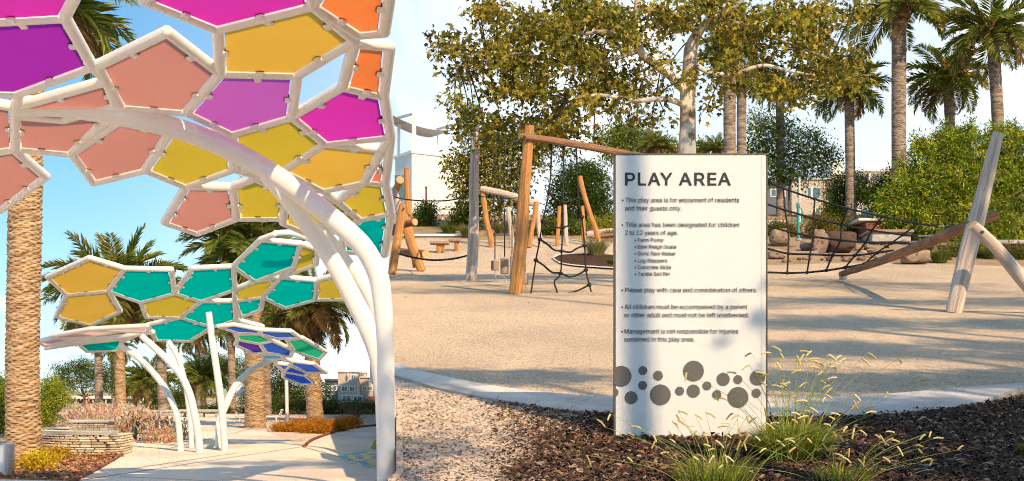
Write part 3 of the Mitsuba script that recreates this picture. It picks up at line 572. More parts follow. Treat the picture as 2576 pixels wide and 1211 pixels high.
# ---------------------------------------------------------------- shrubs, trees, things of the plaza
DKG = [(.05, .085, .018), (.075, .12, .022), (.12, .16, .035)]; MIDG = [(.11, .17, .028), (.17, .23, .04), (.25, .28, .06)]; YEL = [(.38, .44, .05), (.56, .56, .08), (.26, .35, .04)]
def shrub(name, label, cat_, Y, items, size, cols, group=None, z=None, n=900, ar=.5, droop=.1, tpl=LEAF, **kw):
    """items: (x, y, rx, ry) ellipses in picture units"""
    if tpl is LEAF: size, n, ar = (size * 1.5, n * 2.6, max(ar, .55) * 1.15) if not kw.pop('fine', 0) else (size * 1.7, n * 2.6, .42)
    k = thing(name, label, cat_, group); cl = []; tot = sum(a[2] * a[3] for a in items)
    for x, y, rx, ry in items: cl.append((P(x, y, Y), np.array([rx, rx * .8, ry]) * Y / F, n * rx * ry / tot))
    part(k, "leaves", foliage(cl, size * Y / F, cols, tpl, ar, droop, **kw), "m_leaf")
    st = []
    x0 = sum(a[0] for a in items) / len(items); base = P(x0, max(a[1] + a[3] for a in items), Y)
    if z is not None: base[2] = z
    for x, y, rx, ry in items:
        for _ in range(3):
            e = P(x + R.uniform(-.5, .5) * rx, y - R.uniform(0, .5) * ry, Y + R.uniform(-.3, .3) * rx * Y / F); st.append(tube([base + R.normal(size=3) * [.3, .3, 0] * rx * Y / F * .3, base * .5 + e * .5 + [0, 0, .1], e], [.5 * size * Y / F, .3 * size * Y / F, .12 * size * Y / F], 5, 3))
    part(k, "stems", cat(st), "m_twig"); return k
def tree(label, Y, trunk, w, items, size, cols, n, group=None, name="tree", bark="m_twig", tpl=LEAF, ar=.6, droop=.3, limb=True, seed=0, cat_="tree", z0=None, **kw):
    if tpl is LEAF: size, n, ar = size * 1.5, n * 2.4, ar * 1.2
    k = thing(name, label, cat_, group); tp = [P(x, y, Y) for x, y in trunk]
    if z0 is not None: tp[0][2] = z0
    rad = np.linspace(w / 2, w / 2 * .45, len(tp)) * Y / F
    part(k, "trunk", tube(tp, rad, 12, 6, rough=.12, seed=seed), bark, True); cl = []; tot = sum(a[2] * a[3] for a in items); lm = []
    for x, y, rx, ry in items:
        dz = R.uniform(-.6, .6) * rx * Y / F; c = P(x, y, Y) + [0, dz, 0]
        cl.append((c, np.array([rx, rx * .85, ry]) * Y / F, n * rx * ry / tot))
        if limb:
            s = tp[min(len(tp) - 1, int(R.integers(max(1, len(tp) // 2), len(tp))))]; m = s * .45 + c * .55 + [0, 0, -.10 * np.linalg.norm(c - s)]
            lm.append(tube([s, m, c], [rad[-1] * .7, rad[-1] * .4, rad[-1] * .15], 6, 5))
            for _ in range(3):
                e = c + rnd(1)[0] * np.array([rx, rx, ry]) * .8 * Y / F; lm.append(tube([m * .3 + c * .7, (m + c + e) / 3 + [0, 0, -.02 * Y / F], e], [rad[-1] * .22, rad[-1] * .14, rad[-1] * .06], 5, 4))
    if lm: part(k, "branches", cat(lm), bark, True)
    part(k, "crown", foliage(cl, size * Y / F, cols, tpl, ar, droop, **kw), "m_leaf"); return k
tree("round dark green tree with open crown at left behind the planting bed", 85, [(210, 1030), (212, 1000), (205, 975)], 9, [(190, 945, 45, 25), (160, 930, 22, 14), (220, 930, 35, 20), (150, 960, 20, 14), (245, 965, 30, 25), (285, 960, 28, 30), (200, 915, 30, 12), (265, 935, 25, 22), (180, 970, 30, 14)], 3.2, MIDG + DKG, 5200, z0=0.0)
tree("loose green tree behind the straight white post", 90, [(548, 1030), (545, 980), (540, 930)], 8, [(540, 920, 35, 22), (515, 905, 25, 16), (565, 915, 25, 20), (530, 945, 30, 20), (600, 930, 28, 30), (560, 950, 30, 22), (520, 885, 16, 9), (625, 945, 25, 35)], 3.2, MIDG, 4600, z0=0.0)
tree("dark leafy tree mass between the two palms at the right of the plaza", 80, [(720, 1040), (715, 1000), (712, 960)], 10, [(700, 940, 30, 45), (735, 960, 32, 50), (765, 985, 28, 38), (680, 990, 26, 40), (715, 1005, 40, 30), (755, 930, 22, 20), (690, 910, 22, 15), (660, 960, 16, 30), (810, 985, 25, 30)], 3.4, DKG + MIDG[:1], 6500, z0=0.0)
tree("leafy green tree at the right edge behind the big white posts", 60, [(975, 1040), (968, 960), (955, 850)], 10, [(950, 815, 16, 20), (962, 850, 14, 26), (945, 790, 20, 14), (930, 770, 20, 14), (966, 900, 10, 22), (955, 940, 14, 16), (966, 985, 8, 30), (920, 745, 16, 9)], 3.4, MIDG + DKG, 2600, z0=0.0)
shrub("shrub", "bright yellow-green feathery shrub right of the big palm trunk", "shrub", 40, [(118, 1010, 22, 40), (150, 1000, 22, 24), (112, 1055, 22, 30), (130, 970, 16, 20)], 4.5, YEL, z=0, n=3600, ar=.3)
shrub("shrub", "bright green shrub at the left picture edge behind the steel bin", "shrub", 34, [(2, 1000, 20, 55), (12, 1060, 20, 50), (-20, 1020, 20, 70)], 4.5, YEL + MIDG[:1], z=0, n=3600, ar=.3)
hedge_items = [(x, 1028 + R.uniform(-5, 3), 24, 18 + R.uniform(-3, 5)) for x in range(690, 985, 17)]
shrub("hedge", "long dark green hedge along the far side of the plaza at right", "hedge", 62, hedge_items, 2.8, DKG + MIDG[:1], z=0, n=9000, ar=.5)
shrub("shrub", "wispy brown-green grass-like shrub before the hedge at the right", "shrub", 54, [(870, 1030, 20, 16), (900, 1025, 18, 20), (925, 1035, 18, 15), (890, 1045, 22, 10)], 7, [(.20, .15, .05), (.12, .12, .03), (.28, .18, .07)], z=0, n=900, ar=.12, droop=-1.2, tpl=BLADE)
RUST = [(.66, .24, .02), (.74, .34, .03), (.45, .14, .02), (.55, .36, .05)]
for i, (x, y, rx, ry) in enumerate([(708, 1080, 16, 7), (752, 1074, 20, 11), (735, 1081, 12, 7), (795, 1075, 20, 14), (775, 1082, 15, 9), (812, 1082, 15, 10), (835, 1076, 18, 10), (862, 1070, 20, 10), (885, 1066, 16, 8), (852, 1080, 12, 6)]):
    shrub("low_shrub", ["rust-orange low shrub at the left end of the gravel bed", "second rust-orange shrub from the lamp post, dome shaped", "small rust shrub in front of the lamp post's dome shrub", "tallest rust-orange shrub, in the middle of the gravel bed", "small rust shrub at the front of the gravel bed", "rust-orange shrub at the front right of the tallest one", "rust-orange shrub fourth from the right end of the bed", "wide rust-orange shrub near the hedge", "last rust-orange shrub at the right end of the bed", "smallest rust shrub close to the path edge"][i], "shrub", YL(y + ry), [(x, y - 2, rx * 1.1, ry * 1.25)], 3.4, RUST, "rust-orange shrubs in the gravel bed", 0, 700, ar=.7, shell=1.0)
SUCC = [(.92, .60, .50), (.85, .62, .40), (.60, .58, .28), (.92, .76, .66), (.75, .36, .26)]
for i, (x, y, rx, ry) in enumerate([(215, 1062, 26, 14), (262, 1060, 26, 15), (306, 1070, 28, 14), (340, 1062, 18, 10), (240, 1075, 30, 10), (285, 1084, 26, 9), (375, 1075, 26, 10), (425, 1095, 26, 12), (400, 1105, 22, 9)]):
    shrub("succulent_clump", ["pale pink succulent clump at the left of the flower bed", "tall pink succulent clump left of the middle palm", "pink succulent clump at the foot of the middle palm", "small pinkish clump right of the middle palm", "low wide pink succulent clump behind the stone block", "low greenish succulent clump behind the curved stone wall", "pale succulent clump under the first curved post", "silvery succulent clump nearest the curved post's foot", "low orange-tinged succulent clump at the plaza edge"][i], "succulent", YL(y + ry), [(x, y - 2, rx * 1.1, ry * 1.15)], 8.5, SUCC if i not in (7,) else [(.52, .46, .30), (.36, .36, .2), (.5, .3, .15)], "succulents in the flower bed", 0, 400, ar=.4, droop=-.9, shell=1.0)
shrub("agave_plant", "tall spiky yellow-green aloe at the right end of the curved stone wall", "aloe", 30.5, [(342, 1072, 24, 22), (338, 1100, 18, 16), (350, 1090, 20, 14)], 13, [(.20, .22, .06), (.30, .26, .08), (.13, .15, .05)], None, 0, 300, ar=.16, droop=-1.0, tpl=BLADE)
for i, (x, y, rx, ry) in enumerate([(93, 1168, 30, 20), (140, 1150, 20, 12), (118, 1160, 14, 9)]):
    shrub("low_shrub", ["bright yellow flowering shrub in the bark bed by the steel bin", "smaller amber shrub behind the yellow one in the bark bed", "tiny yellow sprig between the two shrubs of the bark bed"][i], "shrub", YL(y + ry), [(x, y, rx, ry)], 5.5, [(.85, .60, .03), (.72, .50, .03), (.40, .33, .03)] if i != 1 else [(.70, .40, .04), (.52, .33, .04)], "yellow shrubs in the bark bed", 0, 700, ar=.7, shell=1.0)
for i, (x, y) in enumerate([(385, 1030), (425, 1040), (455, 1028), (480, 1036), (530, 1030), (560, 1036), (612, 1036), (660, 1036)]):
    shrub("shrub", ["small green shrub before the short young palm", "low orange and green shrub by the dark palm trunk", "green shrub between the posts, far side of the plaza", "small shrub right of the dark trunk", "low shrub behind the straight white post", "green shrub right of the straight white post", "green shrub left of the diamond-patterned palm", "dark shrub behind the white bench"][i], "shrub", 66, [(x, y - 2, 20, 9), (x + 12, y, 14, 7)], 3.2, [MIDG, RUST + MIDG, DKG, MIDG][i % 4], "shrubs along the far side of the plaza", 0, 420)
# bark pieces of the front bed
bedpg = LPoly([(-10, 1203), (185, 1209), (248, 1179), (302, 1149), (300, 1141), (-10, 1141)])
b = bedpg.bounds; q = np.c_[R.uniform(b[0], b[2], 9000), R.uniform(b[1], b[3], 9000)]
import shapely
q = q[shapely.contains_xy(bedpg, q[:, 0], q[:, 1])]; n = len(q); a = R.uniform(0, 6.28, n)
solo("bark_chips", batch(CHIP, np.c_[q, np.full(n, .012)], np.c_[np.cos(a), np.sin(a), R.normal(size=n) * .3], np.c_[R.normal(size=(n, 2)) * .3, np.ones(n)], .09 * R.uniform(.5, 1.5, n), .035, pal(n, [(.40, .19, .09), (.26, .11, .05), (.52, .30, .16), (.14, .06, .03)], .3)), "m_tinted", "reddish bark chips covering the planting bed round the big palm's foot", "bark mulch", kind="stuff")
# curved low wall of stacked flat stones
SW = thing("stone_wall", "low curved wall of stacked flat tan stones with a pale cap, beside the big palm trunk", "wall")
cur = crm(np.array([GL(94, 1142), GL(150, 1146), GL(220, 1147), GL(285, 1146), GL(315, 1139)]), 12); cl_ = np.concatenate([[0], np.cumsum(np.linalg.norm(np.diff(cur, axis=0), axis=1))])
def along(s): return np.array([np.interp(s, cl_, cur[:, j]) for j in range(3)])
wl = cl_[-1]; hw = .36; rr_ = np.random.default_rng(5); z = 0.0
part(SW, "core", poly(Polygon([along(s)[:2] + [0, .12] for s in np.linspace(.06, wl - .08, 20)] + [along(s)[:2] + [0, .34] for s in np.linspace(wl - .08, .06, 20)]).buffer(0), 0, hw - .02), "m_rock")
while z < hw - .02:
    h = rr_.uniform(.035, .06); s = -rr_.uniform(0, .1)
    while s < wl:
        l = rr_.uniform(.09, .24); c = along(np.clip(s + l / 2, 0, wl)); d = along(min(wl, s + l)) - along(max(0, s)); a = math.atan2(d[1], d[0])
        part(SW, "stone", tint(bbox(c + [0, .08 - rr_.uniform(0, .03), z + h / 2], (l - .012, .2, h - .01), .009, a), [(.70, .58, .44), (.60, .48, .36), (.76, .65, .51), (.50, .41, .31)][rr_.integers(4)], .12), "m_tinted")
        s += l
    z += h
cp = [along(s) for s in np.linspace(0, wl, 20)]
capm = poly(Polygon([q[:2] + [0, -.05] for q in cp] + [q[:2] + [0, .42] for q in cp[::-1]]).buffer(0), z, z + .06); part(SW, "cap", capm, "m_concrete")
SB = thing("stone_block", "square stone seat block with a flat cap behind the curved wall", "seat")
g = GL(225, 1097); zz = 0; w2 = .86
for r_ in range(5):
    xx = -w2 / 2
    while xx < w2 / 2 - .02:
        l = min(rr_.uniform(.12, .3), w2 / 2 - xx); part(SB, "stone", tint(bbox(g + [xx + l / 2, .3, zz + .032], (l - .012, .6, .058), .008), [(.42, .36, .30), (.36, .30, .25), (.5, .43, .35)][rr_.integers(3)], .1), "m_tinted"); xx += l
    zz += .064
part(SB, "cap", bbox(g + [0, .3, zz + .03], (w2 + .08, .7, .06), .01), "m_concrete")
SB = thing("stone_ledge", "low pale stone ledge at the left end of the curved wall", "ledge")
for i in range(5): part(SB, "stone", tint(bbox(GL(112 + 14 * i, 1098) + [0, .3, .08], (.1, .5, .16), .012), (.5, .43, .36), .15), "m_tinted")
part(SB, "cap", bbox(GL(140, 1098) + [0, .3, .19], (.62, .56, .05), .01), "m_concrete")
# steel litter bin
tb = thing("litter_bin", "brushed steel cylindrical litter bin at the bottom left corner", "bin"); Y = 17.0; c = P(2, 1100, Y); c[2] = 0; r_ = 33 * Y / F; top = EYE - (1113 - HZ) / F * Y
part(tb, "body", tube([c + [0, 0, .02], c + [0, 0, top - .03]], r_, 40, 1), "m_steel", 40)
part(tb, "rim", tube([c + [0, 0, top - .03], c + [0, 0, top - .02], c + [0, 0, top]], [r_ * 1.02, r_ * 1.03, r_ * 1.0], 40, 1), "m_grey_steel", 40)
part(tb, "hood_opening", tube([c + [0, 0, top], c + [0, 0, top + .004]], r_ * .6, 28, 1), "m_black_rubber")
# lamp post, loungers, benches
lp = thing("lamp_post", "slim pale post standing in the gravel bed among the rust shrubs", "post"); g = GL(723, 1082); Yp = g[1]
part(lp, "shaft", tube([g, P(721, 990, Yp), P(720, 945, Yp)], 4.5 * Yp / F, 14, 1), "m_trim", 40); part(lp, "base_sleeve", tube([g, P(723, 1040, Yp)], 5.6 * Yp / F, 14, 1), "m_grey_steel", 40)
part(lp, "cap", tube([P(720, 945, Yp), P(720, 941, Yp)], 6 * Yp / F, 14, 1), "m_grey_steel", 40)
def lounger(label, x, y, wpx, flip, mat_, group):
    k = thing("lounge_bench", label, "bench", group); g = GL(x, y); s = wpx * g[1] / F; q = lambda u, v: g + np.array([u * s * (-1 if flip else 1), 0, v * s])
    for dy in (0, .55 * s):
        o = np.array([0, dy, 0]); part(k, "leg", tube([q(-.32, 0) + o, q(-.30, .26) + o], .035 * s, 8, 1), mat_); part(k, "leg", tube([q(.34, 0) + o, q(.32, .26) + o], .035 * s, 8, 1), mat_)
    for i in range(7): part(k, "slat", bbox(q(-.42 + i * .125, .28 + .012 * abs(i - 3)) + [0, .28 * s, 0], (.11 * s, .62 * s, .05 * s), .008), mat_)
    for i in range(4): part(k, "back_slat", bbox(q(.46 + i * .045, .34 + i * .11) + [0, .28 * s, 0], (.05 * s, .62 * s, .10 * s), .006), mat_)
lounger("white slatted lounge bench half hidden behind the diamond-patterned palm, facing left", 680, 1063, 46, False, "m_white_paint", "lounge benches")
lounger("white lounge bench end showing left of the diamond-patterned palm", 614, 1062, 34, True, "m_white_paint", "lounge benches")
lounger("grey reclining lounge chair at the left behind the stone block", 150, 1062, 40, False, "m_grey_steel", "lounge benches")
lounger("grey lounge chair right of the other one, its back to the flower bed", 196, 1058, 36, False, "m_grey_steel", "lounge benches")
bn = thing("long_bench", "long low pale concrete bench across the far side of the plaza", "bench")
for x in (452, 500, 548): part(bn, "plinth", bbox(GL(x, 1050) + [0, .3, .1], (.3, .45, .2), .02), "m_concrete")
part(bn, "seat", bbox(GL(500, 1050) + [0, .3, .26], (112 * YL(1050) / F, .6, .12), .03), "m_concrete")
bn = thing("long_bench", "pale low concrete seat wall behind the middle palm", "bench")
part(bn, "seat", bbox(GL(390, 1047) + [0, .3, .2], (120 * YL(1047) / F, .6, .12), .03), "m_concrete"); part(bn, "plinth", bbox(GL(390, 1047) + [0, .3, .07], (100 * YL(1047) / F, .5, .14), .02), "m_concrete")
# buildings behind the plaza
def box_px(x0, x1, y0, y1, Y, dep): a, b_ = P(x0, y1, Y), P(x1, y0, Y); return (a + b_) / 2 + [0, dep / 2, 0], (abs(b_[0] - a[0]), dep, abs(b_[2] - a[2]))
def house(label, Y, walls, wins, group=None, name="house", ground_z=None, roofs=(), extra=()):
    k = thing(name, label, "building", group)
    for x0, x1, y0, y1, dep, off, m_ in walls:
        c, s = box_px(x0, x1, y0, y1, Y + off, dep); zb_ = float(hz(Y)) if x0 > 985 else 0.0; zt_ = c[2] + s[2] / 2
        if y1 > 530: c[2], s = (zb_ + zt_) / 2, (s[0], s[1], zt_ - zb_)
        part(k, "wall", bbox(c, s), m_)
    for x0, x1, y0, y1, off, dep, m_ in roofs: c, s = box_px(x0, x1, y0, y1, Y + off, dep); part(k, "roof", bbox(c, s), m_)
    for x0, x1, y0, y1, off in wins:
        Yw = Y + off - .02; c, s = box_px(x0, x1, y0, y1, Yw, .10); w = part(k, "window", bbox(c - [0, .06, 0], (s[0] + .24, .10, s[2] + .24), .02), "m_trim")
        nn = 2 if s[0] > s[2] * .8 else 1
        for i in range(nn): part(w, "pane", bbox(c + [(-s[0] / 2 + s[0] * (i + .5) / nn), -.12, 0], (s[0] / nn - .06, .03, s[2]), .0), "m_pane")
    for nm, x0, x1, y0, y1, off, dep, m_ in extra: c, s = box_px(x0, x1, y0, y1, Y + off, dep); part(k, nm, bbox(c, s), m_)
    return k
house("beige modern apartment house with a roof terrace at the right behind the hedge", 150, [(850, 902, 936, 1020, 9, 0, "m_stucco_beige"), (902, 945, 950, 1020, 9, 1.5, "m_stucco_beige"), (945, 968, 962, 1020, 9, .8, "m_stucco_beige"), (852, 858, 932, 940, 2, 0, "m_stucco_beige")],
      [(860, 873, 974, 984, 0), (880, 892, 974, 984, 0), (884, 894, 945, 955, 0), (862, 882, 997, 1010, 0), (890, 910, 998, 1010, 0), (912, 922, 974, 982, 1.5), (926, 936, 974, 982, 1.5), (950, 960, 975, 988, .8)], roofs=[(872, 908, 934, 938, 0, 5, "m_trim"), (900, 946, 948, 951, 1.3, 9, "m_trim"), (848, 904, 935, 937, -.2, 9.4, "m_trim")],
      extra=[("pergola_post", 874, 876, 938, 950, -.6, .3, "m_trim"), ("pergola_post", 904, 906, 938, 950, -.6, .3, "m_trim"), ("garage_door", 928, 942, 998, 1014, 1.35, .2, "m_rust"), ("downpipe", 898, 899.5, 945, 1015, -.15, .15, "m_trim")])
house("dark slate-blue house between the hedge and the beige apartment house", 160, [(818, 850, 958, 1020, 9, 0, "m_stucco_dark")], [(826, 834, 972, 982, 0), (838, 846, 972, 982, 0), (826, 842, 994, 1006, 0)], roofs=[(816, 852, 954, 959, -.3, 9.8, "m_roof_dark")])
house("low white pavilion with an open dark veranda at the left beyond the lounge chairs", 120, [(170, 290, 1004, 1026, 6, 2, "m_stucco_white")], [(190, 204, 1011, 1022, 1.9), (212, 226, 1011, 1022, 1.9), (236, 250, 1011, 1022, 1.9)], name="pavilion", roofs=[(135, 292, 998, 1004, -1, 10, "m_trim")], extra=[("column", x, x + 2.5, 1004, 1030, -.8, .2, "m_stucco_white") for x in (140, 165, 190, 215, 240, 265)])
house("small house with a steep blue roof behind the straight white post", 140, [(594, 648, 992, 1024, 8, 0, "m_stucco_white")], [(600, 608, 1000, 1010, 0), (618, 628, 1000, 1010, 0), (636, 644, 1000, 1010, 0)])
hk = [k for k in labels if k.startswith("house")][-1]
for x0, x1, xp, yp in ((592, 622, 607, 974), (620, 650, 635, 970)):
    a, b_, c_ = P(x0, 993, 139.6), P(x1, 993, 139.6), P(xp, yp, 139.6); D_ = np.array([0, 9, 0])
    part(hk, "roof", M(np.array([a, b_, c_, a + D_, b_ + D_, c_ + D_]), [[0, 1, 2], [3, 5, 4], [0, 2, 5], [0, 5, 3], [1, 4, 5], [1, 5, 2], [0, 3, 4], [0, 4, 1]]), "m_roof_blue")
house("white flat-roofed house far behind the short young palm", 150, [(320, 372, 994, 1026, 8, 0, "m_stucco_white"), (372, 400, 1002, 1026, 8, 1, "m_stucco_white")], [(328, 336, 1000, 1010, 0), (344, 354, 1000, 1010, 0), (378, 388, 1008, 1016, 1)], roofs=[(318, 374, 991, 994, -.4, 9, "m_trim")])
house("pale house far behind the posts in the middle of the plaza", 155, [(440, 520, 996, 1026, 8, 0, "m_stucco_beige")], [(448, 458, 1003, 1012, 0), (470, 480, 1003, 1012, 0), (494, 504, 1003, 1012, 0)], roofs=[(438, 522, 992, 996, -.4, 9, "m_roof_dark")])
# parked cars by the hedge are only slivers of pale roof in the photograph
bgt = [(30, 985, 40, 40), (420, 1000, 40, 25), (470, 990, 30, 30), (380, 1000, 30, 20), (640, 1000, 30, 25)]
for i, (x, y, rx, ry) in enumerate(bgt):
    tree(["dark background tree behind the left edge shrub", "dark background tree behind the forked posts", "dark rounded background tree between the posts", "low background tree behind the short palm", "background tree behind the diamond-patterned trunk"][i], 110, [(x, 1026), (x, y)], 6, [(x, y, rx, ry), (x - rx * .6, y + ry * .4, rx * .7, ry * .6), (x + rx * .6, y + ry * .3, rx * .7, ry * .7)], 3.0, DKG + MIDG[:2], 1700, "background trees behind the plaza", z0=0.0)
# ---------------------------------------------------------------- play area: the sign
YS = YR(1105); SW_, SH_ = 386 * YS / F, 715 * YS / F
s0 = P(1545, 1104, YS)                                        # lower left corner of the face
def SP(x, y, d=0.0): q = P(x, y, YS); q[1] -= d; return q
sg = thing("play_area_sign", "tall white play area rules sign with grey dots along its foot, standing in the mulch", "sign")
cx, cz = s0[0] + SW_ / 2, s0[2] + SH_ / 2
part(sg, "panel", bbox([cx, YS + .05, cz], (SW_ - .03, .09, SH_ - .015), .004), "m_sign_face")
part(sg, "top_trim", bbox([cx, YS + .055, s0[2] + SH_ + .001], (SW_ + .012, .10, .018), .003), "m_bronze")
for sx, nm in ((-1, "left"), (1, "right")): part(sg, "side_trim", bbox([cx + sx * (SW_ / 2 - .006), YS + .055, cz - .005], (.016, .10, SH_ - .02), .003), "m_bronze")
part(sg, "edge_strip", bbox([cx + SW_ / 2 - .045, YS + .002, cz], (.035, .006, SH_ - .03), .002), "m_trim")
for x in (1554, 1925): g = SP(x, 1105); part(sg, "foot", bbox([g[0], YS + .05, s0[2] - .10], (.06, .08, .24), .005), "m_grey_steel")
part(sg, "corner_bracket", bbox(SP(1551, 1107, -.02), (.06, .06, .02), .003), "m_steel")
def line(text, x0, x1, yb, cap, bold=False, col="m_sign_black", name="lettering"):
    tm = meshkit.text_mesh(text, 1.0, 0.02, bold); v = tm.vertices.copy(); w = v[:, 0].max() - v[:, 0].min()
    ex = (x1 - x0) * YS / F / w; ez = cap * YS / F
    a = SP(x0, yb); V = np.c_[a[0] + (v[:, 0] - v[:, 0].min()) * ex, a[1] - v[:, 2] * .15, a[2] + v[:, 1] * ez]
    part(sg, name, M(V, tm.faces), col, label=f'line of lettering reading "{text}"', kind="stuff")
def t1(x): return 1530.9 + .2675 * x
for ch, a, b in (("P", 155, 250), ("L", 276, 352), ("A", 368, 488), ("Y", 484, 600), ("A", 660, 784), ("R", 806, 905), ("E", 930, 1015), ("A", 1028, 1150)):
    tm = meshkit.text_mesh(ch, 1.0, 0.02, True); v = tm.vertices; o = SP(t1(a), 382.7 + .2675 * 317); wd, ht = np.ptp(v[:, 0]), np.ptp(v[:, 1])
    part(sg, "title_letter", M(np.c_[o[0] + (v[:, 0] - v[:, 0].min()) / wd * (b - a) * .2675 * YS / F, o[1] - v[:, 2] * .15, o[2] + (v[:, 1] - v[:, 1].min()) / ht * 32.4 * YS / F], tm.faces), "m_sign_black", label=f"bold black letter {ch} of the title")
def bullet(x, y, r): part(sg, "bullet", tube([SP(x, y), SP(x, y, .003)], r * YS / F, 10, 1), "m_sign_black")
for tx, x0, x1, yb, bl in (("This play area is for enjoyment of residents", 160, 1228, 475, 133), ("and their guests only.", 155, 688, 552, 0), ("This area has been designated for children", 160, 1228, 707, 131), ("2 to 12 years of age.", 155, 652, 782, 0)):
    line(tx, t1(x0), t1(x1), 382.7 + .2675 * yb, 11.6)
    if bl: bullet(t1(bl), 382.7 + .2675 * (yb - 18), 2.2)
for tx, x1, yb in (("Farm Pump", 516, 847), ("Eibe Weigh Scale", 638, 910), ("Goric Rain Maker", 632, 974), ("Log Steppers", 552, 1040), ("Concrete Slide", 588, 1103), ("Tactile Soil Bin", 574, 1166)):
    line(tx, t1(275), t1(x1), 382.7 + .2675 * yb, 9.6); bullet(t1(252), 382.7 + .2675 * (yb - 14), 1.9)
for tx, x0, x1, yb, bl in (("Please play with care and consideration of others.", 155, 1397, 165, 128), ("All children must be accompanied by a parent", 150, 1305, 323, 128), ("or other adult and must not be left unattended.", 148, 1320, 400, 0), ("Management is not responsible for injuries", 150, 1220, 553, 126), ("sustained in this play area.", 148, 807, 628, 0)):
    line(tx, t1(x0), t1(x1), 691.8 + .2675 * yb, 11.6)
    if bl: bullet(t1(bl), 691.8 + .2675 * (yb - 18), 2.2)
face = Polygon([(t1(53), 300), (t1(1495), 300), (t1(1495), 1104), (t1(53), 1104)])
for x, y, r in ((118, 955, 98), (322, 902, 42), (465, 950, 46), (320, 1042, 42), (50, 1108, 44), (212, 1156, 61), (487, 1130, 98), (668, 1094, 42), (797, 1094, 62), (799, 906, 98), (925, 1045, 42), (1078, 984, 62), (1018, 1128, 43), (1216, 986, 42), (1217, 1153, 98), (1400, 970, 72), (1388, 1114, 43)):
    t = np.arange(40) / 40 * 6.2832; pg = Polygon(np.c_[t1(x) + .2675 * r * np.cos(t), 691.8 + .2675 * y + .2675 * r * np.sin(t)]).intersection(face)
    v, f = trimesh.creation.triangulate_polygon(pg, engine="earcut"); part(sg, "dot", M(np.array([SP(a, b, .0025) for a, b in v]), f[:, ::-1]), "m_sign_grey")
# ---------------------------------------------------------------- logs
_ls = [0]
def log(k, pts, Y, r, mat_="m_wood_orange", name="log", cut=True, rough=.10):
    _ls[0] += 1
    m = pxtube(pts, Y, r, n=16, sub=10, rough=rough, seed=_ls[0]); nb = len(m.v) - 2 * 17; mean_r = float(np.mean(np.broadcast_to(r, (len(pts),)))) * float(np.mean(np.broadcast_to(Y, (len(pts),)))) / F
    uv = m.L.copy(); uv[:, 1] *= mean_r * 2.5 / .2
    body = m.f[(m.f < nb).all(1)]; caps = m.f[(m.f >= nb).any(1)]
    lk = part(k, name, M(m.v[:nb], body, uv=uv[:nb]), mat_, True)
    if cut:
        h = len(m.v) - nb >> 1
        for a_ in (0, 1): part(lk, "cut_end", M(m.v[nb + a_ * h:nb + (a_ + 1) * h], caps[(caps[:, 0] >= nb + h) == bool(a_)] - nb - a_ * h), "m_wood_cut")
    return lk
def rope(k, pts, Y, r, name="rope", n=6): return part(k, name, pxtube(pts, Y, r * 1.3, n=n, sub=5), "m_rope", True)
def knot(k, x, y, Y, r): s = blob(P(x, y, Y), np.array([1.2, 1, 1.0]) * r * Y / F, 1, .15, 2.0, int(x)); part(k, "knot", s, "m_rope", True)
def bolt(k, x, y, Y, r, d): a = P(x, y, Y); part(k, "bolt_hole", tube([a, a - [0, d, 0]], r * Y / F, 10, 1), "m_black_rubber")
cf = thing("log_climbing_frame", "right-hand climbing frame of a tall leaning weathered log crossed by two slanting logs", "climbing frame")
YA = YR(787)
log(cf, [(2399, 789), (2409, 745), (2424, 680), (2447, 590), (2470, 500), (2492, 410), (2511, 336)], YA, [20, 21, 22, 21.5, 19, 17, 14], "m_wood_pale", "leaning_log")
log(cf, [(2117, 690), (2160, 676), (2230, 652), (2320, 617), (2400, 583), (2460, 558), (2512, 541)], [51, 48, 43.5, 38, YA + 1.8, YA + 1.5, YA + 1.4], [7.5, 9, 11, 13, 14, 13, 12], "m_wood_brown", "slanting_log")
log(cf, [(2447, 566), (2475, 592), (2520, 640), (2560, 690), (2600, 738), (2640, 790)], [YA - 1.3, YA - 1.2, YA - 1, YA - .8, YA - .6, YA - .4], [13, 15, 16, 17, 17, 17], "m_wood_pale", "brace_log")
bolt(cf, 2432, 572 - 12, YA - .42, 4, .05); bolt(cf, 2470, 585, YA - 1.36, 4, .05)
part(cf, "steel_foot", bbox(P(2121, 694, 51) - [0, 0, .05], (.25, .3, .2), .02), "m_grey_steel")
g0 = P(2121, 694, 51)
def rz(zx, zy): return 1913.6 + .3707 * zx, 368 + .3707 * zy
def netY(x): return float(np.interp(x, [1900, 2118, 2230, 2400, 2460], [52, 50.4, 43, 34.6, YA + .8]))
nt = thing("rope_net", "slanting black rope net stretched between the sign and the right-hand log frame", "rope net")
H = [[(20, 232), (60, 245), (155, 288), (367, 360), (588, 424), (825, 478), (1065, 525), (1210, 545), (1300, 550)], [(20, 390), (60, 400), (165, 435), (360, 490), (550, 533), (755, 573), (965, 603), (1075, 612), (1240, 610)], [(20, 535), (60, 545), (187, 580), (358, 615), (540, 640), (710, 655), (885, 660), (1010, 655), (1100, 645)],
     [(20, 694), (60, 700), (187, 730), (335, 735), (487, 742), (640, 742), (790, 725), (900, 708)], [(20, 858), (60, 858), (180, 862), (315, 858), (445, 845), (573, 825), (705, 800), (790, 762)]]
V = [[(155, 288), (165, 435), (187, 580), (187, 730), (180, 862)], [(367, 360), (360, 490), (358, 615), (335, 735), (315, 858)], [(588, 424), (550, 533), (540, 640), (487, 742), (445, 845)], [(825, 478), (755, 573), (710, 655), (640, 742), (573, 825)], [(1065, 525), (965, 603), (885, 660), (790, 725), (705, 800)]]
for L_ in H: p = [rz(*q) for q in L_]; rope(nt, p, [netY(x) for x, y in p], 2.0, "rope")
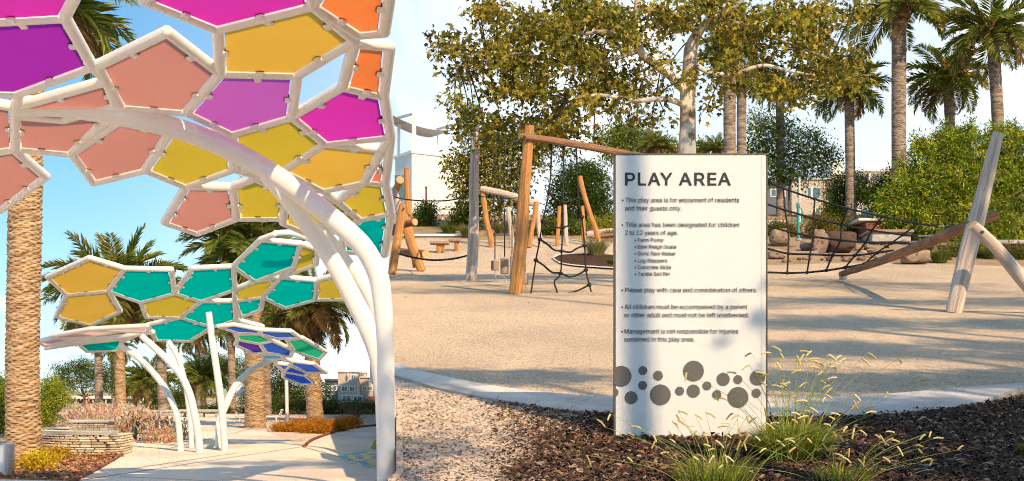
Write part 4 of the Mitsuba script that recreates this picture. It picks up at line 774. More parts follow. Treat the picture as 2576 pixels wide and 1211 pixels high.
for L_ in V:
    p = [rz(*q) for q in L_]; rope(nt, p, [netY(x) - .03 for x, y in p], 1.8, "cross_rope")
    for x, y in p: knot(nt, x, y, netY(x) - .03, 4.6)
for a, b in (((1210, 545), (1390, 552)), ((1075, 612), (1200, 606)), ((1010, 655), (1060, 648))):
    a, b = rz(*a), rz(*b); part(nt, "turnbuckle", pxtube([a, b], [netY(a[0]) - .1, netY(b[0]) - .1], 2.2, n=8, sub=1), "m_steel", 40)
# middle frame
def lz(zx, zy): return 978.9 + .3403 * zx, 397.4 + .3403 * zy
mf = thing("log_climbing_frame", "middle climbing frame with a tall orange log, weathered white post and slanting top beam", "climbing frame")
YW, YO = YR(706), YR(741)
log(mf, [(1184, 707), (1189, 640), (1192, 560), (1192, 480), (1194, 400), (1196, 316)], YW, [14, 14, 13, 12.5, 11.5, 10], "m_wood_pale", "white_post")
log(mf, [(1297, 741), (1304, 670), (1313, 580), (1319, 480), (1326, 400), (1332, 317)], YO, [17.5, 17, 16, 14.5, 13.5, 11.5], "m_wood_orange", "front_log")
log(mf, [(1306, 343), (1360, 350), (1440, 363), (1540, 381), (1640, 399)], [YO - .35, YO, YO + 1, YO + 2, YO + 3], [7.5, 8.5, 9, 9, 9], "m_wood_brown", "top_beam")
log(mf, [(1636, 690), (1638, 560), (1640, 390)], YO + 3.4, [14, 12, 10], "m_wood_orange", "rear_log")
bolt(mf, 1319, 346, YO - .42, 4, .05)
rope(mf, [(1203, 349), (1255, 354), (1310, 361)], [YW, 47, YO], 1.0); rope(mf, [(1203, 494), (1260, 500), (1318, 497)], [YW, 47, YO], .9)
# rope ladder hanging from the beam
rl = thing("rope_ladder", "black rope ladder net hanging from the slanting beam left of the sign", "rope net")
def ly(x): return float(np.interp(x, [1320, 1540], [YO + .2, YO + 1.8]))
RP = {"a": [(1195, -150), (1200, 20), (1180, 260), (1135, 470), (1115, 605), (1085, 758), (1045, 1030), (1047, 1050)], "b": [(1292, -125), (1288, 150), (1285, 330), (1285, 510), (1275, 690), (1267, 855), (1222, 915), (1235, 970), (1250, 1015)], "c": [(1380, -105), (1388, 20), (1400, 300), (1425, 440), (1445, 650), (1455, 830), (1480, 940), (1505, 1030)]}
for c in RP.values(): p = [lz(*q) for q in c]; rope(rl, p, [ly(x) for x, y in p], 1.75, "hanging_rope")
for c in ([(1180, 260), (1230, 305), (1285, 330), (1345, 318), (1400, 300)], [(1135, 470), (1190, 498), (1240, 516), (1285, 515), (1330, 500), (1425, 440)], [(1115, 605), (1170, 640), (1220, 682), (1275, 690), (1340, 698), (1390, 670), (1445, 650)], [(1085, 758), (1140, 795), (1200, 845), (1267, 855), (1340, 882), (1400, 862), (1455, 830)], [(1045, 1030), (1090, 1040), (1150, 1035), (1250, 1015), (1330, 1000), (1400, 980), (1480, 940)]):
    p = [lz(*q) for q in c]; rope(rl, p, [ly(x) for x, y in p], 1.9, "rung_rope")
for x, y in ((1180, 260), (1285, 330), (1400, 300), (1135, 470), (1285, 515), (1425, 440), (1115, 605), (1275, 690), (1445, 650), (1085, 758), (1267, 855), (1455, 830), (1045, 1030), (1250, 1015), (1480, 940)): p = lz(x, y); knot(rl, *p, ly(p[0]) - .04, 5)
# hanging wooden blocks
YH = 46.0
hb = ["shorter left hanging wooden block on a black rope", "tall hanging wooden block, second from the left", "hanging wooden block half hidden behind the orange log", "pale lit hanging wooden block just right of the orange log"]
for i, (x0, x1, y0, y1, tl, Yh) in enumerate(((752, 812, 763, 832, 910, 47.5), (822, 885, 746, 858, 935, 46.5), (892, 925, 730, 895, 930, 45.5), (980, 1030, 857, 937, 970, 44))):
    k = thing("hanging_block", hb[i], "swing block", "wooden blocks hanging from the cable"); xm = (x0 + x1) / 2; p = lz(xm, y0); q = lz(xm, y1); r = (x1 - x0) / 2 * .3403 * Yh / F
    a, b_ = P(*p, Yh), P(*q, Yh); part(k, "block", tube([b_, b_ * .97 + a * .03, a * .97 + b_ * .03, a], [r * .93, r, r, r * .93], 16, 1), "m_plank", 40)
    rope(k, [lz(xm, y0 + 2), lz(xm, 380)], Yh, 1.3); part(k, "chain", pxtube([lz(xm, 380), lz(xm, 292)], Yh, .7, n=6, sub=1), "m_grey_steel")
    part(k, "tail_chain", pxtube([q, lz(xm + 2, (y1 + tl) / 2), lz(xm + 12, tl)], Yh, 1.0, n=6, sub=3), "m_grey_steel", True)
    part(k, "collar", tube([P(*lz(xm, y0 - 2), Yh), P(*lz(xm, y0 - 14), Yh)], 2.6 * Yh / F, 8, 1), "m_grey_steel")
# rear frame
rf = thing("log_climbing_frame", "rear log frame with a grey crooked beam on slanting orange legs, behind the white post", "climbing frame"); YB_ = YR(624)
log(rf, [lz(676, 228), lz(740, 240), lz(850, 265), lz(960, 298), lz(1040, 328), lz(1102, 348)], YB_, [6.5, 7.5, 8, 8.5, 9, 9], "m_wood_pale", "crossbeam")
log(rf, [lz(690, 255), lz(705, 360), lz(722, 480), lz(750, 590), lz(758, 675)], YB_ + .2, [6, 6.5, 7, 7, 7], "m_wood_orange", "leg"); log(rf, [lz(1088, 330), lz(1070, 450), lz(1050, 570), lz(1037, 662)], YB_ - .2, [6, 6, 6, 6], "m_wood_orange", "leg")
log(rf, [lz(1095, 340), lz(1100, 450), lz(1112, 560), lz(1118, 660)], YB_ + .4, [6, 6, 6, 5.5], "m_wood_pale", "leg"); log(rf, [lz(658, 610), lz(656, 690)], YB_, [4, 4], "m_wood_orange", "leg")
sp = [("leaning pale log post between the rear frame and the orange log", [(877, 365), (885, 430), (900, 520), (908, 668)], 6, "m_wood_pale"), ("orange log post left of the grey twin, behind the rope ladder", [(1258, 360), (1252, 500), (1241, 655)], 5, "m_wood_orange"), ("grey log post beside the orange twin behind the rope ladder", [(1297, 350), (1304, 500), (1311, 650)], 5.5, "m_wood_pale"),
      ("orange-brown log post seen through the right edge of the rope ladder", [(1428, 358), (1436, 500), (1442, 645)], 5, "m_wood_orange"), ("tall leaning orange log post left of the sign", [(1408, 138), (1440, 270), (1490, 430), (1535, 560), (1550, 635)], 6.5, "m_wood_orange")]
for lb, pts, r, m_ in sp:
    k = thing("log_post", lb, "log post", "upright logs behind the rope ladder"); log(k, [lz(*q) for q in pts], YR(lz(*pts[-1])[1]), r, m_, "shaft")
k = thing("balance_log", "fallen grey log resting at the foot of the tall leaning post left of the sign", "log"); log(k, [lz(1463, 570), lz(1520, 560), lz(1600, 548), lz(1680, 540)], YR(600), [8, 8, 7.5, 7], "m_wood_pale", "trunk"); log(k, [lz(1500, 590), lz(1600, 575), lz(1680, 568)], YR(606), [4.5, 4.5, 4.5], "m_wood_brown", "trunk")
# left crossed-log climber
lc = thing("log_climbing_frame", "left climbing frame of crossed orange logs at the edge of the play area", "climbing frame"); YC, YD = YR(692), YR(684)
log(lc, [lz(100, 342), lz(92, 420), lz(70, 560), lz(45, 700), lz(22, 862)], [YC + .5, YC + .4, YC + .3, YC + .1, YC], [7.5, 10, 11, 11, 11], "m_wood_orange", "crossed_log"); log(lc, [lz(110, 420), lz(130, 520), lz(165, 640), lz(205, 740), lz(242, 838)], YD, [9, 11, 12, 11.5, 11], "m_wood_orange", "crossed_log")
log(lc, [lz(130, 78), lz(134, 220), lz(143, 380), lz(160, 560), lz(195, 812)], YD + 1, [7, 7.5, 8, 8, 7], "m_wood_orange", "post"); log(lc, [lz(36, 218), lz(52, 300), lz(78, 400), lz(92, 470)], YC + .7, [7, 9, 9.5, 9], "m_wood_pale", "slanting_log")
log(lc, [lz(82, 164), lz(66, 200), lz(50, 235)], [YC - .4, YC + .5, YC + 1.2], [9.5, 9, 8.5], "m_wood_orange", "crossbar"); log(lc, [lz(30, 518), lz(110, 495), lz(192, 475)], [YC + 1.4, YC + .9, YC + .3], [8.5, 9, 9], "m_wood_brown", "crossbar"); log(lc, [lz(80, 690), lz(170, 700), lz(272, 712)], [YD + 3, YD + 1.6, YD - .2], [8, 9, 10], "m_wood_brown", "crossbar")
bolt(lc, *lz(107, 377), YC + .22, 2.5, .05)
rope(lc, [lz(75, 712), lz(180, 738), lz(320, 757), lz(470, 748), lz(585, 722)], [YC, YC, YC - .5, YW + .5, YW], 1.9); rope(lc, [lz(115, 308), lz(230, 318), lz(380, 320), lz(480, 310), lz(610, 285)], [YD, YD, YD - 1, YW + 1, YW], 1.4); rope(lc, [lz(45, 290), lz(80, 300), lz(118, 308)], [YC, YC, YD], 1.4)
# low benches
for i, (lb, x0, x1, y, legs) in enumerate((("low plank bench on log stumps, left one at the far edge of the sand", 300, 440, 630, ((366, 640, 708), (398, 642, 695))), ("low plank bench on a log stump, right one near the tuft of pale grass", 440, 530, 612, ((500, 628, 695),)))):
    k = thing("log_bench", lb, "bench", "plank benches at the far edge of the sand"); Yb = YR(lz(0, legs[0][2])[1]); a, b_ = P(*lz(x0, y), Yb), P(*lz(x1, y - 6), Yb)
    part(k, "seat", bbox((a + b_) / 2 + [0, .3, 0], (b_[0] - a[0], .9, .16), .03), "m_plank")
    for lx, l0, l1 in legs: log(k, [lz(lx, l1), lz(lx, (l0 + l1) / 2), lz(lx, l0 - 4)], Yb + .2, [6.5, 6.2, 6] if lx != 398 else [4, 4, 4], "m_wood_orange", "stump")
# ---------------------------------------------------------------- rocks, timber and odds and ends behind the sand
def rock(lb, x, y, rx, ry, Y=None, m_="m_rock", group=None, flat=.3, seed=0):
    Y = Y or YR(y + ry); solo("boulder", blob(P(x, y, Y), np.array([rx, rx * .8, ry]) * Y / F, 3, .3, 1.1, seed, flat), m_, lb, "boulder", group, smooth=25)
rock("large split brown boulder behind the rope net", 2062, 608, 20, 30, seed=1); rock("dark flat-topped boulder right of the split one, behind the net", 2110, 610, 42, 26, m_="m_rock_dark", seed=2); rock("tan rounded boulder at the left behind the net, beside the sign", 1962, 598, 26, 22, seed=3)
rock("pale boulder beneath the slanting log near its middle", 2302, 648, 38, 18, seed=4); rock("small grey rock right of the sign's edge at the sand border", 1955, 640, 22, 12, seed=5); rock("brown rock between the pump and the split boulder", 2030, 618, 16, 14, seed=6)
nr = np.random.default_rng(12)
pos = [(nr.uniform(2160, 2330), nr.uniform(606, 640)) for _ in range(22)] + [(nr.uniform(1938, 2100), nr.uniform(640, 658)) for _ in range(12)] + [(nr.uniform(2330, 2576), nr.uniform(615, 655)) for _ in range(22)] + [(nr.uniform(2120, 2220), nr.uniform(620, 655)) for _ in range(14)]
for i, (x, y) in enumerate(pos):
    r = nr.uniform(4, 11); Y = YR(y + r * .6)
    solo("small_rock", blob(P(x, y, Y), np.array([r, r * .8, r * .65]) * Y / F, 2, .3, 1.3, i, .25), ["m_rock", "m_rock_dark", "m_rock"][i % 3], "small rough brown rock in the rockery behind the slanting log and net", "rock", "small rocks of the rockery", smooth=25)
def beam(k, nm, x0, x1, y0, y1, Y, dep, m_, ch=.03): c, s = box_px(x0, x1, y0, y1, Y, dep); return part(k, nm, bbox(c, s, ch), m_)
k = thing("timber_box", "rusty brown raised box with a pale rim behind the rope net", "planter"); beam(k, "side", 2178, 2288, 556, 584, 88, 4, "m_rust"); beam(k, "rim", 2160, 2302, 549, 556, 87.8, 4.4, "m_trim"); beam(k, "post", 2285, 2290, 550, 590, 87.6, .2, "m_grey_steel")
k = thing("concrete_ledge", "low tan concrete ledge below the rusty box", "ledge"); beam(k, "top", 2190, 2300, 578, 585, 86, 3, "m_plank"); beam(k, "base", 2194, 2292, 585, 608, 86.2, 2.6, "m_concrete")
k = thing("timber_sleepers", "dark timber sleepers stepping down to the sand behind the net", "timber edging")
for x0, x1, y0, y1, Y in ((1935, 2060, 632, 640, 80), (1938, 2090, 644, 652, 78), (2060, 2190, 638, 646, 79), (2070, 2230, 650, 660, 77), (1940, 2050, 656, 662, 76.5)): beam(k, "sleeper", x0, x1, y0, y1, Y, .8, "m_plank")
k = thing("concrete_slide", "smooth white concrete slide trough behind the rope net", "slide"); part(k, "trough", pxtube([(2165, 540), (2200, 541), (2260, 545), (2310, 552), (2322, 558)], 93, [3, 7, 9, 8, 3], n=20, sub=6), "m_concrete", 40)
k = thing("concrete_slide", "short white concrete tube beside the sign's right edge", "slide"); part(k, "tube", pxtube([(1925, 564), (1975, 563)], 92, 9, n=20, sub=2), "m_concrete", 40)
k = thing("hand_pump", "teal painted water hand pump standing behind the net", "pump"); Yp = 84; part(k, "column", pxtube([(2009, 604), (2008, 560), (2008, 520)], Yp, [4, 3.2, 3.6], n=14), "m_teal_paint", 40); part(k, "cap", pxtube([(2008, 524), (2008, 514), (2008, 510)], Yp, [4.6, 4.6, 2], n=14), "m_teal_paint", 40)
part(k, "handle", pxtube([(2008, 522), (2016, 526), (2018, 545), (2018, 562)], Yp, 1.6, n=8), "m_teal_paint", True); part(k, "spout", pxtube([(2008, 553), (2001, 555), (1999, 562)], Yp, 1.6, n=8), "m_teal_paint", True); part(k, "base", pxtube([(2009, 606), (2009, 601)], Yp, 8, n=14), "m_concrete", 40)
k = thing("white_pole", "thin white pole rising behind the teal hand pump", "pole"); part(k, "shaft", pxtube([(2012, 560), (2011, 450)], 100, 2.6, n=10), "m_trim", 40); part(k, "cap", pxtube([(2011, 450), (2011, 446)], 100, 3.4, n=10), "m_grey_steel")
k = thing("garden_wall", "pale concrete garden wall at the right edge behind the brace log", "wall"); beam(k, "coping", 2490, 2640, 604, 614, 84, 1, "m_concrete"); beam(k, "face", 2494, 2640, 614, 640, 84.2, .8, "m_rust")
k = thing("sign_post", "small grey post with a plate beneath the far palms", "post"); part(k, "shaft", pxtube([(2274, 600), (2274, 545)], 90, 1.6, n=8), "m_grey_steel"); beam(k, "plate", 2270, 2278, 545, 556, 89.9, .05, "m_trim")
# low tiled kerbs and paths at the left back
k = thing("white_platform", "white low platform with a dark underside at the far left of the sand", "platform"); beam(k, "deck", 1000, 1165, 589, 595, 90.5, 6, "m_stucco_white"); beam(k, "base", 1010, 1150, 595, 601, 91.5, 4, "m_roof_dark")
# ---------------------------------------------------------------- white building with a shade sail
wb = thing("white_building", "white rendered two-level building with a roof terrace at the left behind the log climber", "building"); Yw = 116
A_, B_, C_, D_ = P(994, 392, Yw + 3), P(1036, 386, Yw), P(1250, 390, Yw + 5), P(1200, 392, Yw + 9); zb = P(0, 590, Yw)[2]; zt = B_[2]
foot = Polygon([A_[:2], B_[:2], C_[:2], D_[:2]]); part(wb, "wall", poly(foot, zb, zt), "m_stucco_white"); part(wb, "parapet", poly(foot.buffer(.12, join_style=2).difference(foot.buffer(-.25, join_style=2)), zt, zt + .25), "m_stucco_white")
for x in (1000, 1018): c = P(x, 470, Yw + 1.4); part(wb, "window", bbox(c + [0, -.0, 0], (.5, .3, 2.0), .02), "m_pane")
lw = thing("garden_wall", "low white garden wall in front of the white building", "wall"); beam(lw, "wall", 1037, 1215, 527, 582, 112, .5, "m_stucco_white"); beam(lw, "coping", 1036, 1216, 524, 527, 111.9, .7, "m_stucco_white")
ss = thing("shade_sail", "grey fabric shade sail stretched between white posts on the white building's roof", "shade sail")
for x, y0, y1, w, Y in ((1041, 284, 388, 5, Yw + .6), (1144, 311, 388, 3.4, Yw + 3.4), (1003, 312, 388, 3.6, Yw + 4), (1102, 340, 388, 3.2, Yw + 8)):
    c, s = box_px(x - w, x + w, y0, y1 + 3, Y, 2 * w * Y / F); part(ss, "post", bbox(c, s, .03), "m_stucco_white")
for (a, ya), (b_, yb) in ((((1003, 296), Yw + 4), ((1041, 286), Yw + .8)), (((1100, 326), Yw + 8), ((1144, 313), Yw + 3.4))): part(ss, "beam", tube([P(*a, ya), P(*b_, yb)], .16, 6, 1), "m_stucco_white")
cn = [P(980, 286, Yw + 2), P(1041, 299, Yw + .6), P(1141, 328, Yw + 3.4), P(1082, 347, Yw + 8), P(984, 311, Yw + 5)]
gv, gf, n_ = [], [], 12
q0, q1, q2, q3 = cn[0], P(1141, 328, Yw + 3.4), cn[3], cn[4]
for i in range(n_ + 1):
    for j in range(n_ + 1):
        u, w = i / n_, j / n_; p = (1 - u) * (1 - w) * q0 + u * (1 - w) * q1 + u * w * q2 + (1 - u) * w * q3; p = p + [0, 0, -.5 * 4 * u * (1 - u) * (1 - w * .5)]; gv.append(p)
for i in range(n_):
    for j in range(n_): a = i * (n_ + 1) + j; gf += [[a, a + 1, a + n_ + 2], [a, a + n_ + 2, a + n_ + 1]]
part(ss, "sail", M(gv, gf), "m_sail", True)
for j, (x, y, r) in enumerate(((1128, 536, 24), (1300, 500 + 9, 30), (1195, 512, 22))):
    k = thing("parasol", ["turquoise parasol top showing over the low white wall", "turquoise parasol behind the rear log frame", "turquoise parasol hidden by the young tree's leaves"][j], "parasol", "turquoise parasols behind the low wall"); Y = 116; c = P(x, y, Y); rr2 = r * Y / F; t = np.arange(8) / 8 * 6.2832
    v = np.vstack([[c + [0, 0, rr2 * .38]], c + np.c_[rr2 * np.cos(t), rr2 * np.sin(t), 0 * t]]); part(k, "canopy", M(v, [[0, 1 + i, 1 + (i + 1) % 8] for i in range(8)]), "m_turquoise_fabric"); part(k, "pole", tube([c + [0, 0, rr2 * .3], c - [0, 0, 2.4]], .04, 8, 1), "m_trim")
for j, (x, y0, y1) in enumerate(((1072, 470, 545), (1113, 540, 590))):
    k = thing("bollard_light", ["thin rusty pole light before the white building", "thin grey post in front of the low white wall"][j], "pole light"); Y = 105; part(k, "shaft", pxtube([(x, y1), (x, y0 + 6)], Y, 2.2, n=8), "m_rust" if j == 0 else "m_trim"); part(k, "head", pxtube([(x, y0 + 5), (x, y0)], Y, 3, n=8), "m_rust")
# far buildings right of the sign
house("beige three-storey apartment block with teal-tinted windows right of the sign", 185, [(1984, 2092, 452, 545, 10, 0, "m_stucco_beige"), (2092, 2130, 440, 545, 10, .6, "m_stucco_beige"), (2094, 2123, 405, 442, 8, 1.2, "m_stucco_white")], [(2031, 2040, 474, 500, 0), (2044, 2062, 474, 500, 0), (2082, 2108, 475, 500, 0), (2052, 2062, 525, 540, 0), (2092, 2110, 524, 540, 0), (2003, 2014, 476, 498, 0)], name="apartment_block", roofs=[(1982, 2094, 449, 452, -.3, 10.6, "m_trim"), (2090, 2132, 437, 440, .3, 10.6, "m_trim")])
house("white modern apartment block with roof pergola behind the small round tree", 190, [(2150, 2320, 470, 560, 10, 0, "m_stucco_white"), (2235, 2256, 420, 472, 8, 1, "m_stucco_white"), (2300, 2420, 500, 560, 10, 1, "m_stucco_beige")], [(2170, 2186, 495, 512, 0), (2200, 2216, 495, 512, 0), (2240, 2250, 432, 452, 1), (2170, 2196, 525, 545, 0), (2215, 2240, 525, 545, 0)], name="apartment_block", roofs=[(2160, 2245, 426, 431, -1, 9, "m_trim")], extra=[("pergola_post", 2186, 2190, 431, 472, -.8, .3, "m_trim"), ("pergola_post", 2228, 2232, 431, 472, -.8, .3, "m_trim"), ("balcony_rail", 2160, 2235, 458, 472, -.9, .1, "m_trim")])
house("dark slate house close to the sign's right edge", 175, [(1920, 1992, 462, 550, 10, 0, "m_stucco_dark")], [(1940, 1952, 478, 494, 0), (1962, 1974, 478, 494, 0)], name="house", roofs=[(1918, 1994, 456, 462, -.4, 11, "m_roof_dark")])
# ---------------------------------------------------------------- trees and palms of the play area
SYC = [(.165, .17, .033), (.26, .25, .046), (.42, .355, .06), (.60, .46, .085), (.08, .088, .025)]
YT = 46.0
sy = thing("sycamore_tree", "big sycamore with mottled white trunk and golden-olive leaves, spreading over the play area behind the sign", "tree")
labels[sy]["label"] = "big sycamore with mottled white trunk and golden-olive leaves, standing behind the sign"
def limb(nm, pts, r, dY, mt="m_sycamore_bark"): part(sy, nm, pxtube(pts, YT + np.asarray(dY, float), r, n=16, sub=8, rough=.10, seed=len(pts)), mt, True)
tb_ = [(1727, 520), (1728, 386), (1730, 306), (1730, 238), (1736, 170), (1738, 125), (1753, 88), (1776, 60), (1808, 42), (1850, 15), (1890, -20)]
limb("trunk", tb_, [25, 22.5, 20.5, 19.5, 19, 17, 13, 10, 8, 6, 4], [0] * 6 + [-.2, -.5, -.8, -1.2, -1.5])
limb("limb", [(1728, 235), (1708, 213), (1685, 190), (1648, 163), (1616, 137), (1604, 102), (1602, 62), (1603, 15), (1606, -40)], [10, 11, 11, 10.5, 10, 9.5, 9, 8, 7], [0, -.2, -.3, -.5, -.6, -.6, -.5, -.4, -.3])
limb("limb", [(1724, 268), (1705, 258), (1680, 251), (1650, 250), (1610, 253), (1560, 247), (1500, 240), (1430, 252)], [8, 7.5, 7, 6.5, 6, 5, 4, 2.5], [0, -.3, -.6, -.9, -1.2, -1.5, -1.8, -2])
limb("limb", [(1738, 162), (1760, 172), (1790, 186), (1820, 190), (1860, 184), (1893, 171), (1930, 166), (1990, 180), (2050, 190)], [6, 6.5, 6.5, 6, 6, 5, 4.5, 3.5, 2], [0, -.4, -.7, -1, -1.2, -1.4, -1.5, -1.6, -1.8])
limb("limb", [(1604, 120), (1570, 95), (1520, 80), (1460, 85), (1400, 60), (1330, 40)], [6, 5.5, 5, 4, 3, 2], [-.5, -.8, -1, -1.3, -1.5, -1.6], 'm_branch'); limb("limb", [(1604, 130), (1540, 150), (1470, 165), (1380, 150), (1300, 135), (1230, 160), (1150, 165)], [6, 5, 4.5, 4, 3, 2.2, 1.4], [-.5, -1, -1.2, -1.4, -1.5, -1.5, -1.4], 'm_branch'); limb("limb", [(1790, 52), (1860, 60), (1930, 90), (2010, 120), (2090, 150)], [5, 4.5, 4, 3, 2], [-.7, -1, -1.2, -1.4, -1.6], 'm_branch')
cl = """1112 105 20 12|1130 140 22 18|1165 118 24 14|1150 168 30 18|1180 190 26 16|1205 165 26 24|1210 55 26 18|1250 40 34 22|1240 80 28 18|1290 20 40 22|1340 12 36 16|1325 60 34 22|1290 95 34 20|1250 120 30 18|1300 130 40 22|1240 180 34 24|1290 175 40 26|1345 150 34 28|1345 100 28 22|1390 70 34 30|1400 20 34 20|1450 15 40 24|1440 70 36 28|1400 125 40 28|1340 200 40 24|1280 225 34 20|1240 230 22 16|1400 185 46 30|1450 130 40 30|1500 60 40 36|1500 10 40 24|1555 25 36 30|1560 85 36 30|1510 120 36 30|1460 190 40 28|1520 175 36 28|1570 140 22 26|1350 250 40 22|1300 270 36 22|1260 300 34 24|1400 245 44 26|1460 245 40 24|1515 230 34 24|1555 200 24 22|1330 305 40 24|1400 295 40 22|1460 290 26 16|1570 240 26 18|1545 268 22 14|1585 180 18 22|1640 110 16 16|1650 70 26 22|1640 30 26 26|1690 40 34 26|1690 80 26 16|1740 20 40 24|1720 70 24 14|1800 30 40 30|1800 80 28 20|1860 50 40 30|1850 100 30 22|1920 30 44 30|1910 85 36 26|1980 30 44 30|1970 90 38 26|2040 60 40 32|2030 110 34 26|2095 100 32 28|2120 60 26 22|2110 140 26 24|1795 130 22 26|1840 140 28 20|1890 135 30 22|1940 140 34 24|1990 155 34 26|2050 160 34 26|2100 185 34 24|2140 215 28 16|2150 190 22 12|2060 215 34 20|2010 205 34 22|1960 195 34 22|1910 195 26 16|1810 220 22 18|1830 205 20 12|1790 255 14 12|1780 200 16 10|1950 235 24 16|2000 248 22 14|2080 240 24 14|1880 250 14 14|2005 270 10 8|1655 185 14 14|1640 225 16 16|1680 205 14 12|1650 285 16 12|1665 300 10 12|1610 215 18 14|1610 290 22 12|1700 225 10 10|1700 130 8 10|1740 210 10 8|2150 150 14 12|1590 50 18 26|1870 8 60 16|2090 20 40 26|1770 -5 60 14|1190 10 14 8|1180 262 22 16|1150 290 20 14|1195 300 26 18|1170 330 26 16|1230 345 26 18|1380 330 30 20|1440 335 24 18|1500 330 16 14|1350 345 20 16|1560 285 14 16""".split("|")
cls, tw_ = [], []
sk = np.vstack([crm(np.array([P(x, y, YT) for x, y in q]), 6) for q in ([(1604, 120), (1520, 80), (1400, 60), (1330, 40)], [(1604, 130), (1470, 165), (1300, 135), (1150, 165)], [(1650, 250), (1560, 247), (1430, 252)], [(1790, 52), (1930, 90), (2090, 150)], [(1820, 190), (1930, 166), (2050, 190)], [(1604, 60), (1603, 0)], [(1753, 88), (1850, 15)])])
rs = np.random.default_rng(21)
for s in cl:
    x, y, rx, ry = map(float, s.split()); c = P(x, y, YT) + [0, rs.uniform(-2.4, 1.9), 0]; cls.append((c, np.array([rx, rx, ry * 1.1]) * YT / F, 150 * (rx * ry) / 800 + 22))
    j = sk[np.argmin(np.linalg.norm(sk - c, axis=1))]; m = (j + c) / 2 + [0, 0, .12]; tw_.append(tube([j, m, c], [.035, .026, .012], 5, 5))
    for _ in range(3): e = c + rs.normal(size=3) * np.array([rx, rx, ry]) * .6 * YT / F; tw_.append(tube([m * .4 + c * .6, (c + e) / 2 + [0, 0, .05], e], [.018, .012, .006], 4, 3))
part(sy, "twigs", cat(tw_), "m_twig", True, kind="stuff")
part(sy, "crown", foliage(cls, 17.0 * YT / F, SYC, STAR, .8, .35, 6, 1.1, .35, [.17, .28, .30, .16, .09], .2), "m_leaf")
tree("young leafy tree with brown-green leaves in front of the white building", 96, [(1258, 596), (1258, 520), (1256, 420), (1254, 350)], 9, [(1200, 350, 30, 18), (1160, 400, 26, 22), (1140, 405, 14, 10), (1200, 400, 34, 28), (1250, 370, 40, 36), (1300, 380, 34, 40), (1150, 440, 22, 16), (1190, 455, 36, 26), (1240, 440, 44, 36), (1295, 450, 34, 40), (1170, 490, 30, 16), (1215, 505, 36, 24), (1265, 500, 36, 26), (1300, 510, 20, 20), (1175, 530, 26, 14), (1220, 545, 26, 16), (1330, 345, 30, 24), (1345, 400, 22, 36), (1230, 330, 30, 18), (1360, 360, 30, 20), (1400, 340, 26, 20), (1420, 375, 24, 16)], 8.5, SYC[:3] + [(.05, .06, .018)], 3600, name="young_tree", bark="m_sycamore_bark", droop=.4, per=5, spread=1.3)
tree("dense dark green round tree between the rear log frame and the leaning post", 100, [(1455, 590), (1455, 500)], 9, [(1450, 450, 46, 36), (1490, 470, 44, 40), (1420, 490, 34, 34), (1460, 520, 50, 36), (1510, 520, 34, 34), (1400, 535, 26, 24), (1440, 560, 40, 20), (1500, 555, 34, 20), (1480, 430, 30, 18)], 5.2, DKG + MIDG[:1], 7000, per=8)
shrub("shrub", "golden-green shrub at the foot of the leaning orange post left of the sign", "shrub", 98, [(1500, 575, 30, 18), (1545, 570, 26, 22), (1530, 590, 24, 10)], 5, YEL + SYC[1:3], None, None, 1500, ar=.4)
tree("green tree crown showing behind the sycamore trunk at the sign's left top", 118, [(1570, 480), (1570, 370)], 8, [(1540, 350, 34, 26), (1580, 340, 34, 24), (1620, 355, 34, 24), (1555, 385, 40, 26), (1610, 395, 40, 20), (1680, 370, 26, 20), (1700, 385, 26, 14), (1750, 365, 20, 14), (1765, 385, 24, 14)], 5.2, MIDG + YEL[:1], 4200)
tree("airy green tree with forked trunk right of the sign, before the apartment block", 108, [(1990, 560), (1985, 500), (1990, 440), (2005, 380)], 8, [(1910, 320, 30, 22), (1940, 345, 34, 26), (1985, 330, 34, 24), (2030, 355, 36, 22), (2060, 385, 36, 22), (2085, 400, 26, 18), (1930, 390, 34, 28), (1980, 385, 34, 24), (2030, 410, 40, 22), (1910, 430, 26, 26), (1950, 440, 34, 26), (2000, 445, 34, 20), (2080, 430, 24, 12), (1900, 365, 24, 24), (1960, 300, 22, 12), (1900, 290, 20, 12)], 6, MIDG + YEL[:1] + DKG[:1], 3800, per=6)
tree("small round dark green tree below the palm between the two apartment blocks", 104, [(2140, 590), (2140, 520), (2142, 480)], 10, [(2110, 470, 30, 24), (2145, 455, 34, 22), (2180, 475, 30, 26), (2125, 500, 30, 18), (2165, 500, 34, 20), (2095, 490, 18, 16)], 5.5, DKG + MIDG[:1], 3000, droop=.6, ar=.35)
tree("dark green tree left of the big bush, behind the white slide", 100, [(2225, 590), (2225, 520)], 7, [(2225, 480, 26, 30), (2240, 520, 30, 40), (2215, 540, 26, 30), (2255, 450, 24, 26), (2205, 500, 16, 18)], 5, DKG + MIDG[:1], 3200)
bi = [(2240, 520, 36, 50), (2282, 470, 36, 46), (2310, 352, 10, 18), (2375, 326, 10, 16), (2440, 318, 10, 16), (2500, 325, 10, 16), (2545, 322, 12, 16), (2268, 412, 10, 16), (2330, 400, 44, 46), (2395, 370, 44, 44), (2450, 380, 44, 50), (2520, 370, 44, 46), (2580, 390, 50, 60), (2290, 500, 50, 50), (2350, 470, 60, 56), (2420, 450, 60, 60), (2500, 450, 60, 60), (2570, 470, 50, 60), (2260, 560, 40, 40), (2320, 560, 56, 46), (2400, 540, 60, 50), (2480, 540, 60, 56), (2560, 560, 50, 56), (2360, 600, 56, 24), (2460, 600, 56, 26), (2540, 610, 50, 20), (2400, 345, 26, 22), (2430, 335, 16, 16), (2330, 365, 20, 16), (2550, 340, 20, 20), (2620, 450, 40, 80), (2370, 345, 14, 12)]
